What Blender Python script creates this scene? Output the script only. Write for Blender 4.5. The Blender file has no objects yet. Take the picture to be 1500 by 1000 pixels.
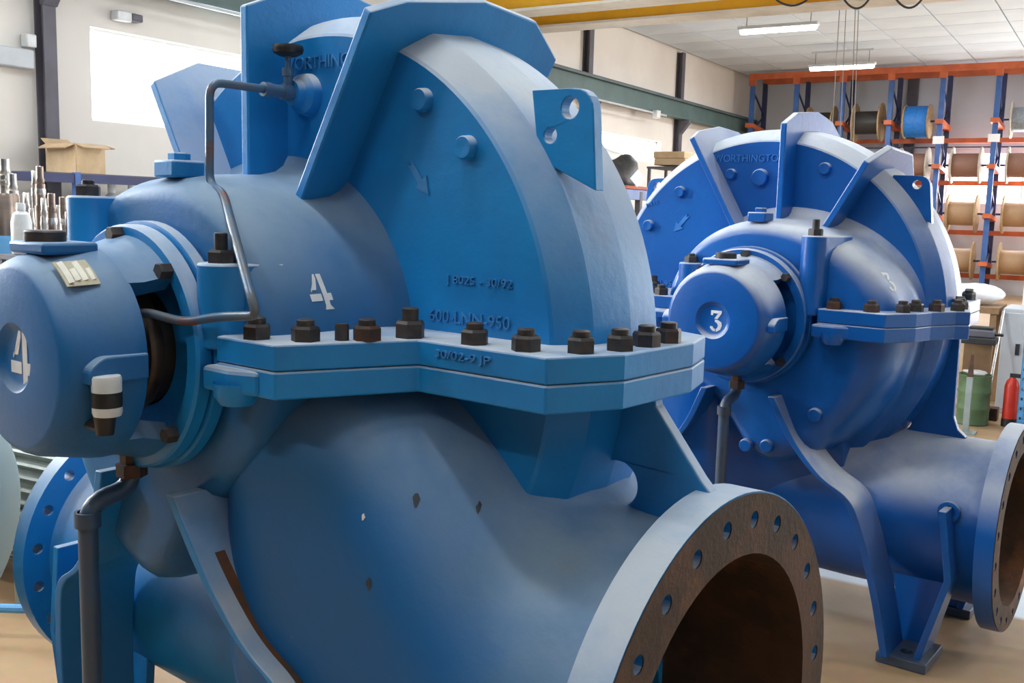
import bpy, bmesh, math, random
from mathutils import Vector, Matrix
from mathutils.bvhtree import BVHTree
random.seed(7)
PI = math.pi
scene = bpy.context.scene
COL = scene.collection

# ------------------------------------------------------------------ camera
F_PX, PITCH, ROLL, YAW, CAM_H = 1466.2, 7.504, 1.536, 31.477, 1.55
def camera_axes():
    y, p, r = (math.radians(v) for v in (YAW, PITCH, ROLL))
    fw = Vector((-math.sin(y)*math.cos(p), math.cos(y)*math.cos(p), -math.sin(p)))
    rt = Vector((math.cos(y), math.sin(y), 0))
    dn = fw.cross(rt)
    c, s = math.cos(r), math.sin(r)
    return c*rt - s*dn, s*rt + c*dn, fw
RT, DN, FW = camera_axes()
CAM = Vector((0, 0, CAM_H))
cd = bpy.data.cameras.new('camera')
cam = bpy.data.objects.new('camera', cd); COL.objects.link(cam)
cd.sensor_width = 36; cd.lens = 36*F_PX/1500; cd.clip_start = .05; cd.clip_end = 200
m = Matrix.Identity(4)
for i in range(3):
    m[i][0], m[i][1], m[i][2], m[i][3] = RT[i], -DN[i], -FW[i], CAM[i]
cam.matrix_world = m
scene.camera = cam
def pix_ray(px, py): return RT*((px-750)/F_PX) + DN*((py-500)/F_PX) + FW
def at(px, py, d): return CAM + pix_ray(px, py)*d                       # a point at depth d
def on_plane(px, py, ax, v):                                            # a point on a room plane
    r = pix_ray(px, py); return CAM + r*((v-CAM[ax])/r[ax])

# ------------------------------------------------------------------ world, daylight, exposure
scene.view_settings.view_transform = 'Standard'
scene.view_settings.look = 'None'
scene.view_settings.exposure = 0.0
scene.view_settings.gamma = 1.0
scene.view_settings.use_curve_mapping = False
w = bpy.data.worlds.new('world'); scene.world = w; w.use_nodes = True
w.node_tree.nodes['Background'].inputs[0].default_value = (.80, .90, 1.0, 1)
w.node_tree.nodes['Background'].inputs[1].default_value = 0.035
def area(name, loc, direction, sx, sy, power, col=(1, 1, 1)):
    l = bpy.data.lights.new(name, 'AREA'); l.shape = 'RECTANGLE'; l.size = sx; l.size_y = sy
    l.energy = power; l.color = col
    o = bpy.data.objects.new(name, l); COL.objects.link(o); o.location = loc
    o.rotation_euler = Vector(direction).to_track_quat('-Z', 'Z').to_euler()
    return o
XW, YB, ZC, XR, YF = -8.13, 24.0, 4.77, 5.2, -4.0       # left wall, back wall, ceiling, right wall, wall behind the viewer
# daylight coming in at the windows
area('daylight_right', (XR-.12, 9.5, 2.75), (-1, 0, -.12), 12.0, 2.5, 1000, (.93, .97, 1.0))
area('daylight_left', (XW+.10, 7.4, 2.66), (1, 0, -.1), 2.9, .8, 60, (.93, .97, 1))
area('daylight_left_near', (XW+.10, 1.6, 2.66), (1, 0, -.1), 6.4, .8, 980, (.93, .97, 1))
area('daylight_back', (-1.3, YB-.1, 2.5), (0, -1, -.1), 4.4, 1.0, 200, (.95, .98, 1))
area('daylight_door', (3.2, YB-.1, 1.95), (0, -1, -.05), 3.4, 3.7, 700, (.95, .98, 1))

# ------------------------------------------------------------------ materials
def _n(nt, t, **kw):
    n = nt.nodes.new(t)
    for k, v in kw.items():
        if k == 'inp':
            for a, b in v.items(): n.inputs[a].default_value = b
        else: setattr(n, k, v)
    return n
def c4(c): return (c[0], c[1], c[2], 1)
def srgb(r, g, b):
    f = lambda v: (v/255/12.92) if v/255 <= .04045 else ((v/255+.055)/1.055)**2.4
    return (f(r), f(g), f(b))
def mat(name, col, col2=None, rough=.5, metal=0, scale=6, contrast=(.35, .65), bump=0, bscale=60,
        dust=None, dust_lo=.15, dust_hi=.95, dust_max=.8, rust=None, rust_lo=.62, rust_hi=.70, rust_scale=9, emit=None, stretch=None, spec=.5):
    mt = bpy.data.materials.new(name); mt.use_nodes = True
    nt = mt.node_tree; nt.nodes.clear()
    out = _n(nt, 'ShaderNodeOutputMaterial'); b = _n(nt, 'ShaderNodeBsdfPrincipled')
    nt.links.new(b.outputs[0], out.inputs[0])
    b.inputs['Roughness'].default_value = rough; b.inputs['Metallic'].default_value = metal
    b.inputs['Specular IOR Level'].default_value = spec
    if emit:
        b.inputs['Base Color'].default_value = c4(col); b.inputs['Emission Color'].default_value = c4(col)
        b.inputs['Emission Strength'].default_value = emit; return mt
    tc = _n(nt, 'ShaderNodeTexCoord'); co = tc.outputs['Object']
    if stretch:
        mp = _n(nt, 'ShaderNodeMapping'); mp.inputs['Scale'].default_value = stretch
        nt.links.new(co, mp.inputs[0]); co = mp.outputs[0]
    def noise(sc, det=4):
        n = _n(nt, 'ShaderNodeTexNoise', inp={'Scale': sc, 'Detail': det, 'Roughness': .6}); nt.links.new(co, n.inputs['Vector']); return n.outputs['Fac']
    def ramp(sock, lo, hi, tmax=1):
        r = _n(nt, 'ShaderNodeMapRange', inp={'From Min': lo, 'From Max': hi, 'To Min': 0, 'To Max': tmax}); r.interpolation_type = 'SMOOTHSTEP'
        nt.links.new(sock, r.inputs['Value']); return r.outputs[0]
    def mix(f, a, bcol):
        x = _n(nt, 'ShaderNodeMix', data_type='RGBA')
        nt.links.new(f, x.inputs['Factor'])
        if isinstance(a, tuple): x.inputs['A'].default_value = c4(a)
        else: nt.links.new(a, x.inputs['A'])
        x.inputs['B'].default_value = c4(bcol); return x.outputs['Result']
    def mul(a, bb):
        x = _n(nt, 'ShaderNodeMath', operation='MULTIPLY'); nt.links.new(a, x.inputs[0])
        if isinstance(bb, (int, float)): x.inputs[1].default_value = bb
        else: nt.links.new(bb, x.inputs[1])
        return x.outputs[0]
    cur = mix(ramp(noise(scale), *contrast), col, col2 if col2 else tuple(v*.85 for v in col))
    rsock = None
    if rust:
        rf = ramp(noise(rust_scale, 6), rust_lo, rust_hi); cur = mix(rf, cur, rust)
    if dust:
        g = _n(nt, 'ShaderNodeNewGeometry'); sx = _n(nt, 'ShaderNodeSeparateXYZ'); nt.links.new(g.outputs['Normal'], sx.inputs[0])
        up = ramp(sx.outputs['Z'], dust_lo, dust_hi, dust_max)
        nn = ramp(noise(3.3, 5), .25, .62)
        ad = _n(nt, 'ShaderNodeMath', operation='MULTIPLY_ADD'); nt.links.new(nn, ad.inputs[0]); ad.inputs[1].default_value = .6; ad.inputs[2].default_value = .4
        df = mul(up, ad.outputs[0])
        cur = mix(df, cur, dust)
        rr = _n(nt, 'ShaderNodeMapRange', inp={'From Min': 0, 'From Max': 1, 'To Min': rough, 'To Max': min(1, rough+.3)})
        nt.links.new(df, rr.inputs['Value']); nt.links.new(rr.outputs[0], b.inputs['Roughness'])
    nt.links.new(cur, b.inputs['Base Color'])
    if bump:
        bp = _n(nt, 'ShaderNodeBump', inp={'Strength': bump, 'Distance': .01}); nt.links.new(noise(bscale, 5), bp.inputs['Height'])
        nt.links.new(bp.outputs[0], b.inputs['Normal'])
    return mt
M = {}
DUST = (.56, .59, .60)
M['blue4'] = mat('blue paint of pump four', (.011, .240, .590), (.013, .190, .500), rough=.36, scale=3.2, bump=.10, bscale=45, spec=.35,
                 dust=DUST, dust_lo=.08, dust_hi=.72, dust_max=.85, rust=(.10, .10, .10), rust_lo=.72, rust_hi=.84, rust_scale=5)
M['blue3'] = mat('blue paint of pump three', (.006, .112, .410), (.006, .090, .350), rough=.28, scale=3.2, bump=.10, bscale=45,
                 dust=(.66, .68, .68), dust_lo=.12, dust_hi=.75, dust_max=.82, rust=(.08, .10, .14), rust_lo=.76, rust_hi=.88, rust_scale=5)  # real dust, spread lower so the rim's pale highlights sit in its colour
M['dusty4'] = mat('dusty blue paint', (.009, .135, .390), (.030, .135, .280), rough=.42, scale=2.0, contrast=(.35, .75), bump=.10, bscale=45, spec=.35,
                  dust=(.32, .41, .47), dust_lo=.08, dust_hi=.9, dust_max=.68, rust=(.10, .09, .085), rust_lo=.64, rust_hi=.80, rust_scale=4)
M['blue4_worn'] = mat('worn blue paint on raised letters', (.05, .24, .52), (.03, .19, .46), rough=.4, scale=30)
M['blue3_worn'] = mat('worn blue paint on raised marks', (.04, .22, .56), (.03, .17, .50), rough=.35, scale=30)
M['nut'] = mat('dark nut steel', (.035, .035, .04), (.07, .06, .055), rough=.5, metal=.4, scale=30, rust=(.10, .045, .025), rust_lo=.5, rust_hi=.75, rust_scale=25)
M['rustnut'] = mat('rusty nut', (.11, .045, .025), (.05, .035, .03), rough=.7, metal=.2, scale=25)
M['rust'] = mat('rusty flange face', (.095, .046, .024), (.050, .030, .018), rough=.8, scale=7, bump=.3, rust=(.22, .085, .03), rust_lo=.56, rust_hi=.75, rust_scale=4)
M['orange_rust'] = mat('orange rust streak', (.20, .07, .02), (.05, .04, .035), rough=.85, scale=6)
M['dark'] = mat('dark greasy steel', (.012, .011, .011), (.03, .024, .02), rough=.45, scale=10)
M['shaft_brown'] = mat('brown worn steel', (.10, .075, .055), (.04, .03, .025), rough=.4, metal=.5, scale=12)
M['pipe4'] = mat('scuffed blue pipe', (.05, .12, .22), (.10, .12, .14), rough=.4, scale=9, rust=(.16, .07, .045), rust_lo=.56, rust_hi=.64, rust_scale=7)
M['pipe_dark'] = mat('dark blue drain pipe', (.035, .075, .14), (.06, .075, .10), rough=.4, scale=9, rust=(.10, .07, .05), rust_lo=.62, rust_hi=.7, rust_scale=7)
M['white_paint'] = mat('white stencil paint', (.80, .82, .82), (.68, .70, .72), rough=.6, scale=20)
M['scuff'] = mat('dark scuff', (.035, .045, .06), (.06, .07, .085), rough=.7, scale=30)
M['tan_scuff'] = mat('tan scuff', (.42, .38, .30), (.3, .3, .28), rough=.7, scale=30)
M['white_plastic'] = mat('white plastic', (.70, .72, .72), (.6, .62, .62), rough=.35, scale=12)
M['black'] = mat('black rubber', (.012, .012, .013), (.02, .02, .02), rough=.5, scale=20)
M['plate_brass'] = mat('nameplate', (.52, .47, .33), (.44, .40, .29), rough=.4, metal=.3, scale=30)
M['plate_print'] = mat('nameplate print', (.80, .78, .66), (.72, .70, .60), rough=.5, scale=30)
M['wall'] = mat('painted wall', srgb(226, 220, 212), srgb(216, 210, 203), rough=.9, scale=.6, bump=.05)
M['wall_back'] = mat('painted back wall', srgb(214, 220, 228), srgb(206, 212, 220), rough=.9, scale=.5)
M['ceiling'] = mat('ceiling tile', srgb(216, 228, 238), srgb(207, 219, 230), rough=.9, scale=.8)
M['ceiling_joint'] = mat('ceiling grid bar', srgb(150, 153, 155), srgb(140, 143, 145), rough=.8)
M['steel_grey'] = mat('grey painted steel', srgb(92, 90, 100), srgb(82, 80, 88), rough=.6, scale=3)
M['rail_green'] = mat('green grey rail paint', srgb(82, 104, 102), srgb(74, 94, 92), rough=.6, scale=2)
M['yellow'] = mat('crane yellow', srgb(238, 178, 22), srgb(228, 166, 16), rough=.45, scale=2)
M['flange_white'] = mat('pale girder flange', srgb(222, 218, 206), srgb(206, 202, 190), rough=.5, scale=3)
M['rack_blue'] = mat('rack upright blue', srgb(62, 104, 172), srgb(52, 90, 152), rough=.5, scale=4)
M['rack_dark'] = mat('rack brace dark blue', srgb(44, 52, 96), srgb(38, 44, 80), rough=.5, scale=4)
M['rack_orange'] = mat('rack beam orange', srgb(206, 106, 62), srgb(188, 92, 52), rough=.5, scale=4)
M['wood'] = mat('reel plywood', srgb(186, 160, 122), srgb(166, 138, 100), rough=.8, scale=8)
M['wood_white'] = mat('reel pale board', srgb(205, 200, 186), srgb(180, 172, 156), rough=.8, scale=8)
M['cable_brown'] = mat('brown cable', srgb(150, 112, 96), srgb(132, 96, 82), rough=.6, scale=40, stretch=(12, 1, 1))
M['cable_tan'] = mat('tan cable', srgb(182, 150, 118), srgb(164, 132, 100), rough=.6, scale=40, stretch=(12, 1, 1))
M['cable_black'] = mat('black cable', srgb(62, 60, 58), srgb(44, 44, 44), rough=.5, scale=40, stretch=(12, 1, 1))
M['cable_blue'] = mat('blue cable', srgb(44, 134, 222), srgb(34, 116, 204), rough=.5, scale=20)
M['cable_grey'] = mat('grey cable', srgb(150, 160, 170), srgb(130, 140, 150), rough=.5, scale=20)
M['cardboard'] = mat('cardboard', srgb(206, 180, 146), srgb(192, 164, 128), rough=.9, scale=5)
M['cardboard_in'] = mat('cardboard flap', srgb(184, 156, 122), srgb(172, 144, 110), rough=.9, scale=5)
M['steel'] = mat('machined steel', (.62, .60, .57), (.42, .40, .38), rough=.28, metal=1, scale=3, stretch=(1, 1, 6))
M['steel_brown'] = mat('oiled steel', (.30, .24, .20), (.20, .16, .14), rough=.35, metal=.9, scale=3, stretch=(1, 1, 4))
M['pale_green'] = mat('pale green enamel', srgb(178, 196, 188), srgb(166, 186, 178), rough=.5, scale=2)
M['motor_grey'] = mat('motor grey green', srgb(150, 160, 156), srgb(132, 142, 138), rough=.5, scale=4)
M['blue_light'] = mat('light blue paint', srgb(84, 150, 200), srgb(70, 134, 184), rough=.5, scale=5)
M['green'] = mat('drum green', srgb(92, 118, 82), srgb(76, 100, 70), rough=.45, scale=5)
M['red'] = mat('red enamel', srgb(204, 52, 34), srgb(190, 44, 30), rough=.4, scale=5)
M['cab_grey'] = mat('cabinet grey', srgb(186, 190, 194), srgb(176, 180, 186), rough=.5, scale=3)
M['white_board'] = mat('white board', srgb(244, 246, 248), srgb(236, 238, 242), rough=.6, scale=2)
M['sheet'] = mat('white plastic sheet', srgb(216, 214, 208), srgb(200, 198, 192), rough=.5, scale=4)
M['bag'] = mat('black bag', srgb(44, 44, 46), srgb(64, 64, 64), rough=.5, scale=14)
M['timber'] = mat('timber', srgb(150, 120, 88), srgb(128, 98, 70), rough=.85, scale=5)
M['orange_tarp'] = mat('orange tarp', srgb(198, 96, 50), srgb(178, 80, 42), rough=.6, scale=5)
M['window_glow'] = mat('daylit pane', (.96, .98, 1.0), emit=5.0)
M['tube'] = mat('fluorescent tube', (1, 1, .98), emit=9.0)
M['fixture'] = mat('lamp body', srgb(200, 204, 206), rough=.5)
M['wire'] = mat('black cable wire', srgb(40, 40, 44), rough=.6)
M['wire_grey'] = mat('steel rope', srgb(150, 148, 144), rough=.5, metal=.3)
M['paint_spot'] = mat('pale scuffed spot', (.60, .66, .70), (.5, .56, .6), rough=.6, scale=30)

# floor: tan concrete with a pale band, daylight sheen put into the colour
def floor_material():
    mt = bpy.data.materials.new('shop floor'); mt.use_nodes = True; nt = mt.node_tree
    b = nt.nodes['Principled BSDF']; tc = _n(nt, 'ShaderNodeTexCoord')
    n1 = _n(nt, 'ShaderNodeTexNoise', inp={'Scale': 1.3, 'Detail': 6}); n2 = _n(nt, 'ShaderNodeTexNoise', inp={'Scale': 14, 'Detail': 5})
    for n in (n1, n2): nt.links.new(tc.outputs['Object'], n.inputs['Vector'])
    mx = _n(nt, 'ShaderNodeMix', data_type='RGBA'); nt.links.new(n1.outputs['Fac'], mx.inputs['Factor'])
    mx.inputs['A'].default_value = c4(srgb(160, 128, 94)); mx.inputs['B'].default_value = c4(srgb(190, 158, 120))
    m2 = _n(nt, 'ShaderNodeMix', data_type='RGBA', blend_type='MULTIPLY', inp={'Factor': .25}); nt.links.new(mx.outputs['Result'], m2.inputs['A']); nt.links.new(n2.outputs['Color'], m2.inputs['B'])
    sx = _n(nt, 'ShaderNodeSeparateXYZ'); nt.links.new(tc.outputs['Object'], sx.inputs[0])
    lo = _n(nt, 'ShaderNodeMapRange', inp={'From Min': 4.28, 'From Max': 4.32}); hi = _n(nt, 'ShaderNodeMapRange', inp={'From Min': 7.42, 'From Max': 7.38})
    for n in (lo, hi): nt.links.new(sx.outputs['Y'], n.inputs['Value'])
    ml = _n(nt, 'ShaderNodeMath', operation='MULTIPLY'); nt.links.new(lo.outputs[0], ml.inputs[0]); nt.links.new(hi.outputs[0], ml.inputs[1])
    m3 = _n(nt, 'ShaderNodeMix', data_type='RGBA'); nt.links.new(ml.outputs[0], m3.inputs['Factor'])
    nt.links.new(m2.outputs['Result'], m3.inputs['A']); m3.inputs['B'].default_value = c4(srgb(206, 216, 222))
    nt.links.new(m3.outputs['Result'], b.inputs['Base Color']); b.inputs['Roughness'].default_value = .45
    return mt
M['floor'] = floor_material()

# ------------------------------------------------------------------ mesh helpers
class MB:
    """collects shapes into one mesh"""
    def __init__(s): s.v = []; s.f = []
    def add(s, v, f):
        o = len(s.v); s.v += [tuple(x) for x in v]; s.f += [tuple(i+o for i in q) for q in f]; return s
    def box(s, c, d, rot=None):
        v = []
        for dx in (-.5, .5):
            for dy in (-.5, .5):
                for dz in (-.5, .5):
                    p = Vector((dx*d[0], dy*d[1], dz*d[2]))
                    if rot: p = rot @ p
                    v.append(p+Vector(c))
        return s.add(v, [(0, 1, 3, 2), (4, 6, 7, 5), (0, 4, 5, 1), (2, 3, 7, 6), (0, 2, 6, 4), (1, 5, 7, 3)])
    def bar(s, a, b, wd, ht, up=(0, 0, 1)):
        a, b = Vector(a), Vector(b); x = (b-a).normalized(); u = Vector(up); y = u.cross(x)
        if y.length < 1e-4: y = Vector((1, 0, 0)).cross(x)
        y.normalize(); z = x.cross(y); R = Matrix((x, y, z)).transposed()
        return s.box((a+b)/2, ((b-a).length, wd, ht), R)
    def tube(s, pts, r, n=12, caps=True):
        pts = [Vector(p) for p in pts]; rs = r if isinstance(r, (list, tuple)) else [r]*len(pts)
        t = (pts[1]-pts[0]).normalized(); u = t.orthogonal().normalized(); v = []; f = []
        for i, p in enumerate(pts):
            if i == 0: t2 = (pts[1]-pts[0])
            elif i == len(pts)-1: t2 = pts[-1]-pts[-2]
            else: t2 = (pts[i+1]-p).normalized()+(p-pts[i-1]).normalized()
            t2.normalize(); u = t.rotation_difference(t2) @ u; t = t2; w2 = t.cross(u)
            for k in range(n):
                a = 2*PI*k/n; v.append(p+(u*math.cos(a)+w2*math.sin(a))*rs[i])
        for i in range(len(pts)-1):
            for k in range(n): f.append((i*n+k, i*n+(k+1) % n, (i+1)*n+(k+1) % n, (i+1)*n+k))
        if caps: f += [tuple(range(n))[::-1], tuple((len(pts)-1)*n+k for k in range(n))]
        return s.add(v, f)
    def lathe(s, prof, axis='y', c=(0, 0, 0), n=48, a0=0., a1=2*PI):
        full = abs(a1-a0-2*PI) < 1e-6; m_ = n if full else n+1; v = []; f = []
        for (h, r) in prof:
            for k in range(m_):
                a = a0+(a1-a0)*k/n; p, q = r*math.cos(a), r*math.sin(a)
                v.append({'y': (c[0]+p, c[1]+h, c[2]+q), 'z': (c[0]+p, c[1]+q, c[2]+h), 'x': (c[0]+h, c[1]+p, c[2]+q)}[axis])
        for i in range(len(prof)-1):
            for k in range(n):
                k2 = (k+1) % m_; f.append((i*m_+k, i*m_+k2, (i+1)*m_+k2, (i+1)*m_+k))
        return s.add(v, f)
    def prism(s, poly, o, ux, uy, un, th):
        """polygon in the ux,uy plane at o, th thick along un (centred)"""
        o, ux, uy, un = Vector(o), Vector(ux), Vector(uy), Vector(un); n = len(poly)
        v = [o+ux*a+uy*b-un*th/2 for a, b in poly]+[o+ux*a+uy*b+un*th/2 for a, b in poly]
        return s.add(v, [tuple(range(n))[::-1], tuple(range(n, 2*n))]+[(i, (i+1) % n, n+(i+1) % n, n+i) for i in range(n)])
    def build(s, name, mt, parent=None, smooth=35, bevel=0, xf=None, clean=True):
        me = bpy.data.meshes.new(name)
        vs = [tuple(xf(Vector(p))) for p in s.v] if xf else s.v
        me.from_pydata(vs, [], s.f)
        if clean:
            bm = bmesh.new(); bm.from_mesh(me); bmesh.ops.remove_doubles(bm, verts=bm.verts, dist=1e-5)
            bmesh.ops.recalc_face_normals(bm, faces=bm.faces); bm.to_mesh(me); bm.free()
        if smooth:
            me.polygons.foreach_set('use_smooth', [True]*len(me.polygons)); me.set_sharp_from_angle(angle=math.radians(smooth))
        me.materials.append(M[mt] if isinstance(mt, str) else mt)
        return link(name, me, parent, bevel)
def link(name, me, parent=None, bevel=0):
    o = bpy.data.objects.new(name, me); COL.objects.link(o); o.parent = parent
    if bevel:
        b = o.modifiers.new('bevel', 'BEVEL'); b.width = bevel; b.segments = 2; b.limit_method = 'ANGLE'; b.angle_limit = math.radians(40)
        b.harden_normals = False
    return o
def tag(o, label, cat, group=None):
    o['label'] = label; o['category'] = cat
    if group: o['group'] = group
    return o
def struct(o): o['kind'] = 'structure'; return o
def empty(name, loc=(0, 0, 0), rz=0):
    o = bpy.data.objects.new(name, None); COL.objects.link(o); o.location = loc; o.rotation_euler = (0, 0, rz); o.empty_display_size = .1; return o
def copy_tree(o, parent=None):
    c = o.copy(); COL.objects.link(c); c.parent = parent
    for ch in list(o.children): copy_tree(ch, c)
    return c
def holed(poly, holes, th, n=24):
    """mesh of a flat plate with round holes, in XY, th thick centred on z"""
    cu = bpy.data.curves.new('outline', 'CURVE'); cu.dimensions = '2D'; cu.fill_mode = 'BOTH'; cu.extrude = th/2
    def spl(pts):
        sp = cu.splines.new('POLY'); sp.points.add(len(pts)-1); sp.use_cyclic_u = True
        for p, q in zip(sp.points, pts): p.co = (q[0], q[1], 0, 1)
    spl(poly)
    for (x, y, r, k) in holes: spl([(x+r*math.cos(2*PI*i/k), y+r*math.sin(2*PI*i/k)) for i in range(k)])
    ob = bpy.data.objects.new('outline', cu); COL.objects.link(ob)
    me = bpy.data.meshes.new_from_object(ob.evaluated_get(bpy.context.evaluated_depsgraph_get()))
    bpy.data.objects.remove(ob); bpy.data.curves.remove(cu)
    v = [tuple(p.co) for p in me.vertices]; f = [tuple(p.vertices) for p in me.polygons]; bpy.data.meshes.remove(me)
    return v, f
def circle(r, n=64, c=(0, 0)): return [(c[0]+r*math.cos(2*PI*i/n), c[1]+r*math.sin(2*PI*i/n)) for i in range(n)]
def rounded(poly, radii, n=5):
    """round polygon corners; radii per vertex"""
    out = []
    for i, p in enumerate(poly):
        r = radii[i] if isinstance(radii, (list, tuple)) else radii
        p = Vector(p); a = Vector(poly[i-1]); b = Vector(poly[(i+1) % len(poly)])
        if r <= 0: out.append(tuple(p)); continue
        d1 = (a-p); d2 = (b-p); k = min(r, d1.length*.45, d2.length*.45); s1 = p+d1.normalized()*k; s2 = p+d2.normalized()*k
        for j in range(n+1):
            t = j/n; out.append(tuple(s1*(1-t)**2+p*2*t*(1-t)+s2*t*t))
    return out
def text_mesh(body, size, depth):
    cu = bpy.data.curves.new('lettering', 'FONT'); cu.body = body; cu.size = size; cu.extrude = depth; cu.resolution_u = 3; cu.align_x = 'CENTER'; cu.align_y = 'CENTER'
    ob = bpy.data.objects.new('lettering', cu); COL.objects.link(ob)
    me = bpy.data.meshes.new_from_object(ob.evaluated_get(bpy.context.evaluated_depsgraph_get()))
    bpy.data.objects.remove(ob); bpy.data.curves.remove(cu)
    v = [tuple(p.co) for p in me.vertices]; f = [tuple(p.vertices) for p in me.polygons]; bpy.data.meshes.remove(me)
    return v, f
def fillet_path(pts, r, n=5):
    pts = [Vector(p) for p in pts]; out = [pts[0]]
    for i in range(1, len(pts)-1):
        p = pts[i]; d1 = pts[i-1]-p; d2 = pts[i+1]-p; k = min(r, d1.length*.45, d2.length*.45); a = p+d1.normalized()*k; b = p+d2.normalized()*k
        for j in range(n+1):
            t = j/n; out.append(a*(1-t)**2+p*2*t*(1-t)+b*t*t)
    return out+[pts[-1]]
HEX = [(math.cos(PI/3*i), math.sin(PI/3*i)) for i in range(6)]
def nut_mb(r, h, axis='z', c=(0, 0, 0), turn=0.):
    """hexagon nut with chamfered top"""
    mb = MB(); prof = [(0, 1.0), (h*.82, 1.0), (h, .88), (h, 0.0)]
    v = []; f = []
    for (z, k) in prof:
        for i in range(6):
            a = PI/3*i+turn; p, q = r*k*math.cos(a), r*k*math.sin(a)
            v.append({'z': (c[0]+p, c[1]+q, c[2]+z), 'y': (c[0]+p, c[1]-z, c[2]+q), 'x': (c[0]+z, c[1]+p, c[2]+q)}[axis])
    for i in range(3):
        for k in range(6): f.append((i*6+k, i*6+(k+1) % 6, (i+1)*6+(k+1) % 6, (i+1)*6+k))
    mb.add(v, f); return mb

# ------------------------------------------------------------------ the hall
def build_hall():
    mb = MB().box((-1.5, 10, -.1), (13.6, 28.2, .2)); struct(mb.build('floor', 'floor', smooth=0))
    # left wall with two window openings
    wins = [(-1.7, 4.85, 2.25, 3.08), (5.88, 8.95, 2.25, 3.08), (16.05, 18.75, 2.53, 2.96)]
    mb = MB(); ys = [YF, -1.7, 4.85, 5.88, 8.95, 16.05, 18.75, YB+.2]
    for a, b in ((ys[0], ys[1]), (ys[2], ys[3]), (ys[4], ys[5]), (ys[6], ys[7])): mb.box((XW-.12, (a+b)/2, 2.5), (.24, b-a, 5.2))
    for (a, b, lo, hi) in wins:
        mb.box((XW-.12, (a+b)/2, (lo-.1)/2), (.24, b-a, lo+.1)); mb.box((XW-.12, (a+b)/2, (hi+5.1)/2), (.24, b-a, 5.1-hi))
    struct(mb.build('wall_left', 'wall', smooth=0))
    for i, (a, b, lo, hi) in enumerate(wins):
        e = struct(MB().box((XW-.15, (a+b)/2, (lo+hi)/2), (.01, b-a, hi-lo)).build('window_%d' % (i+1), 'window_glow', smooth=0))
        mb = MB()
        for z in (lo+.015, hi-.015): mb.box((XW-.13, (a+b)/2, z), (.05, b-a, .03))
        for y in (a+.015, b-.015): mb.box((XW-.13, y, (lo+hi)/2), (.05, .03, hi-lo))
        mb.build('window_frame', 'white_board', e, smooth=0)
    # back wall with its window strip
    x0, x1, lo, hi = -3.62, 1.0, 1.95, 3.02
    mb = MB().box(((XW+x0)/2, YB+.1, 2.5), (x0-XW, .2, 5.2)).box(((x1+1.45)/2, YB+.1, 2.5), (1.45-x1, .2, 5.2)).box((3.35, YB+.1, 4.45), (3.8, .2, 1.3))
    mb.box(((x0+x1)/2, YB+.1, lo/2-.05), (x1-x0, .2, lo+.1)).box(((x0+x1)/2, YB+.1, (hi+5.1)/2), (x1-x0, .2, 5.1-hi))
    struct(mb.build('wall_back', 'wall_back', smooth=0))
    e = struct(MB().box(((x0+x1)/2, YB+.14, (lo+hi)/2), (x1-x0, .01, hi-lo)).build('window_4', 'window_glow', smooth=0))
    mb = MB()
    for x in (x0+.02, -2.1, -.5, x1-.02): mb.box((x, YB+.12, (lo+hi)/2), (.05, .05, hi-lo))
    mb.build('window_frame', 'white_board', e, smooth=0)
    struct(MB().box((3.3, YB+.2, 1.9), (3.7, .02, 3.8)).build('door_1', 'window_glow', smooth=0))
    # right wall with a long window band, out of the picture
    mb = MB().box((XR+.1, 10, .75), (.2, 28, 1.5)).box((XR+.1, 10, 4.55), (.2, 28, 1.1)).box((XR+.1, -.25, 2.75), (.2, 7.5, 2.5)).box((XR+.1, 19.8, 2.75), (.2, 8.6, 2.5))
    struct(mb.build('wall_right', 'wall', smooth=0))
    # ceiling: a slab, its grid bars and tiles
    ce = struct(MB().box((-1.5, 10, ZC+.13), (13.6, 28.4, .1)).build('ceiling', 'ceiling_joint', smooth=0))
    tile = None
    for i in range(8):
        for j in range(13):
            x, y = -8.05+1.0*i+.5, 10.9+1.03*j
            if y > YB-.3: continue
            if tile is None:
                tile = MB().box((0, 0, 0), (.975, 1.005, .03)).build('ceiling_tile', 'ceiling', ce, smooth=0, bevel=.006); o = tile
            else:
                o = bpy.data.objects.new('ceiling_tile', tile.data); COL.objects.link(o); o.parent = ce
            o.location = (x, y, ZC+.06)
    o = MB().box((-1.5, 3.1, ZC+.06), (13.4, 13.9, .03)).build('ceiling_panel', 'ceiling', ce, smooth=0)
    o = MB().box((2.55, 17.2, ZC+.06), (5.1, 13.9, .03)).build('ceiling_panel', 'ceiling', ce, smooth=0)
build_hall()

def h_column(x, y, z0, z1, wd, dp, label):
    mb = MB(); zc, h = (z0+z1)/2, z1-z0
    mb.box((x+dp/2, y, zc), (.02, wd, h)).box((x-dp/2+.01, y, zc), (.02, wd, h)).box((x, y, zc), (dp, .02, h))
    return tag(mb.build('steel_column', 'steel_grey', smooth=0), label, 'column')
h_column(XW+.06, 5.40, 0, ZC, .12, .12, 'grey steel column on the wall beside the open cardboard box')
h_column(XW+.06, 15.38, 0, ZC, .15, .12, 'grey steel column left of the small wall window')
h_column(XW+.06, 19.42, 0, ZC, .15, .12, 'grey steel column right of the small wall window')
mb = MB().box((-4.42, YB-.06, 2.4), (.22, .12, 4.7))
tag(mb.build('steel_column', 'steel_grey', smooth=0, bevel=.01), 'dark steel column on back wall behind the cable rack', 'column')
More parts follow.
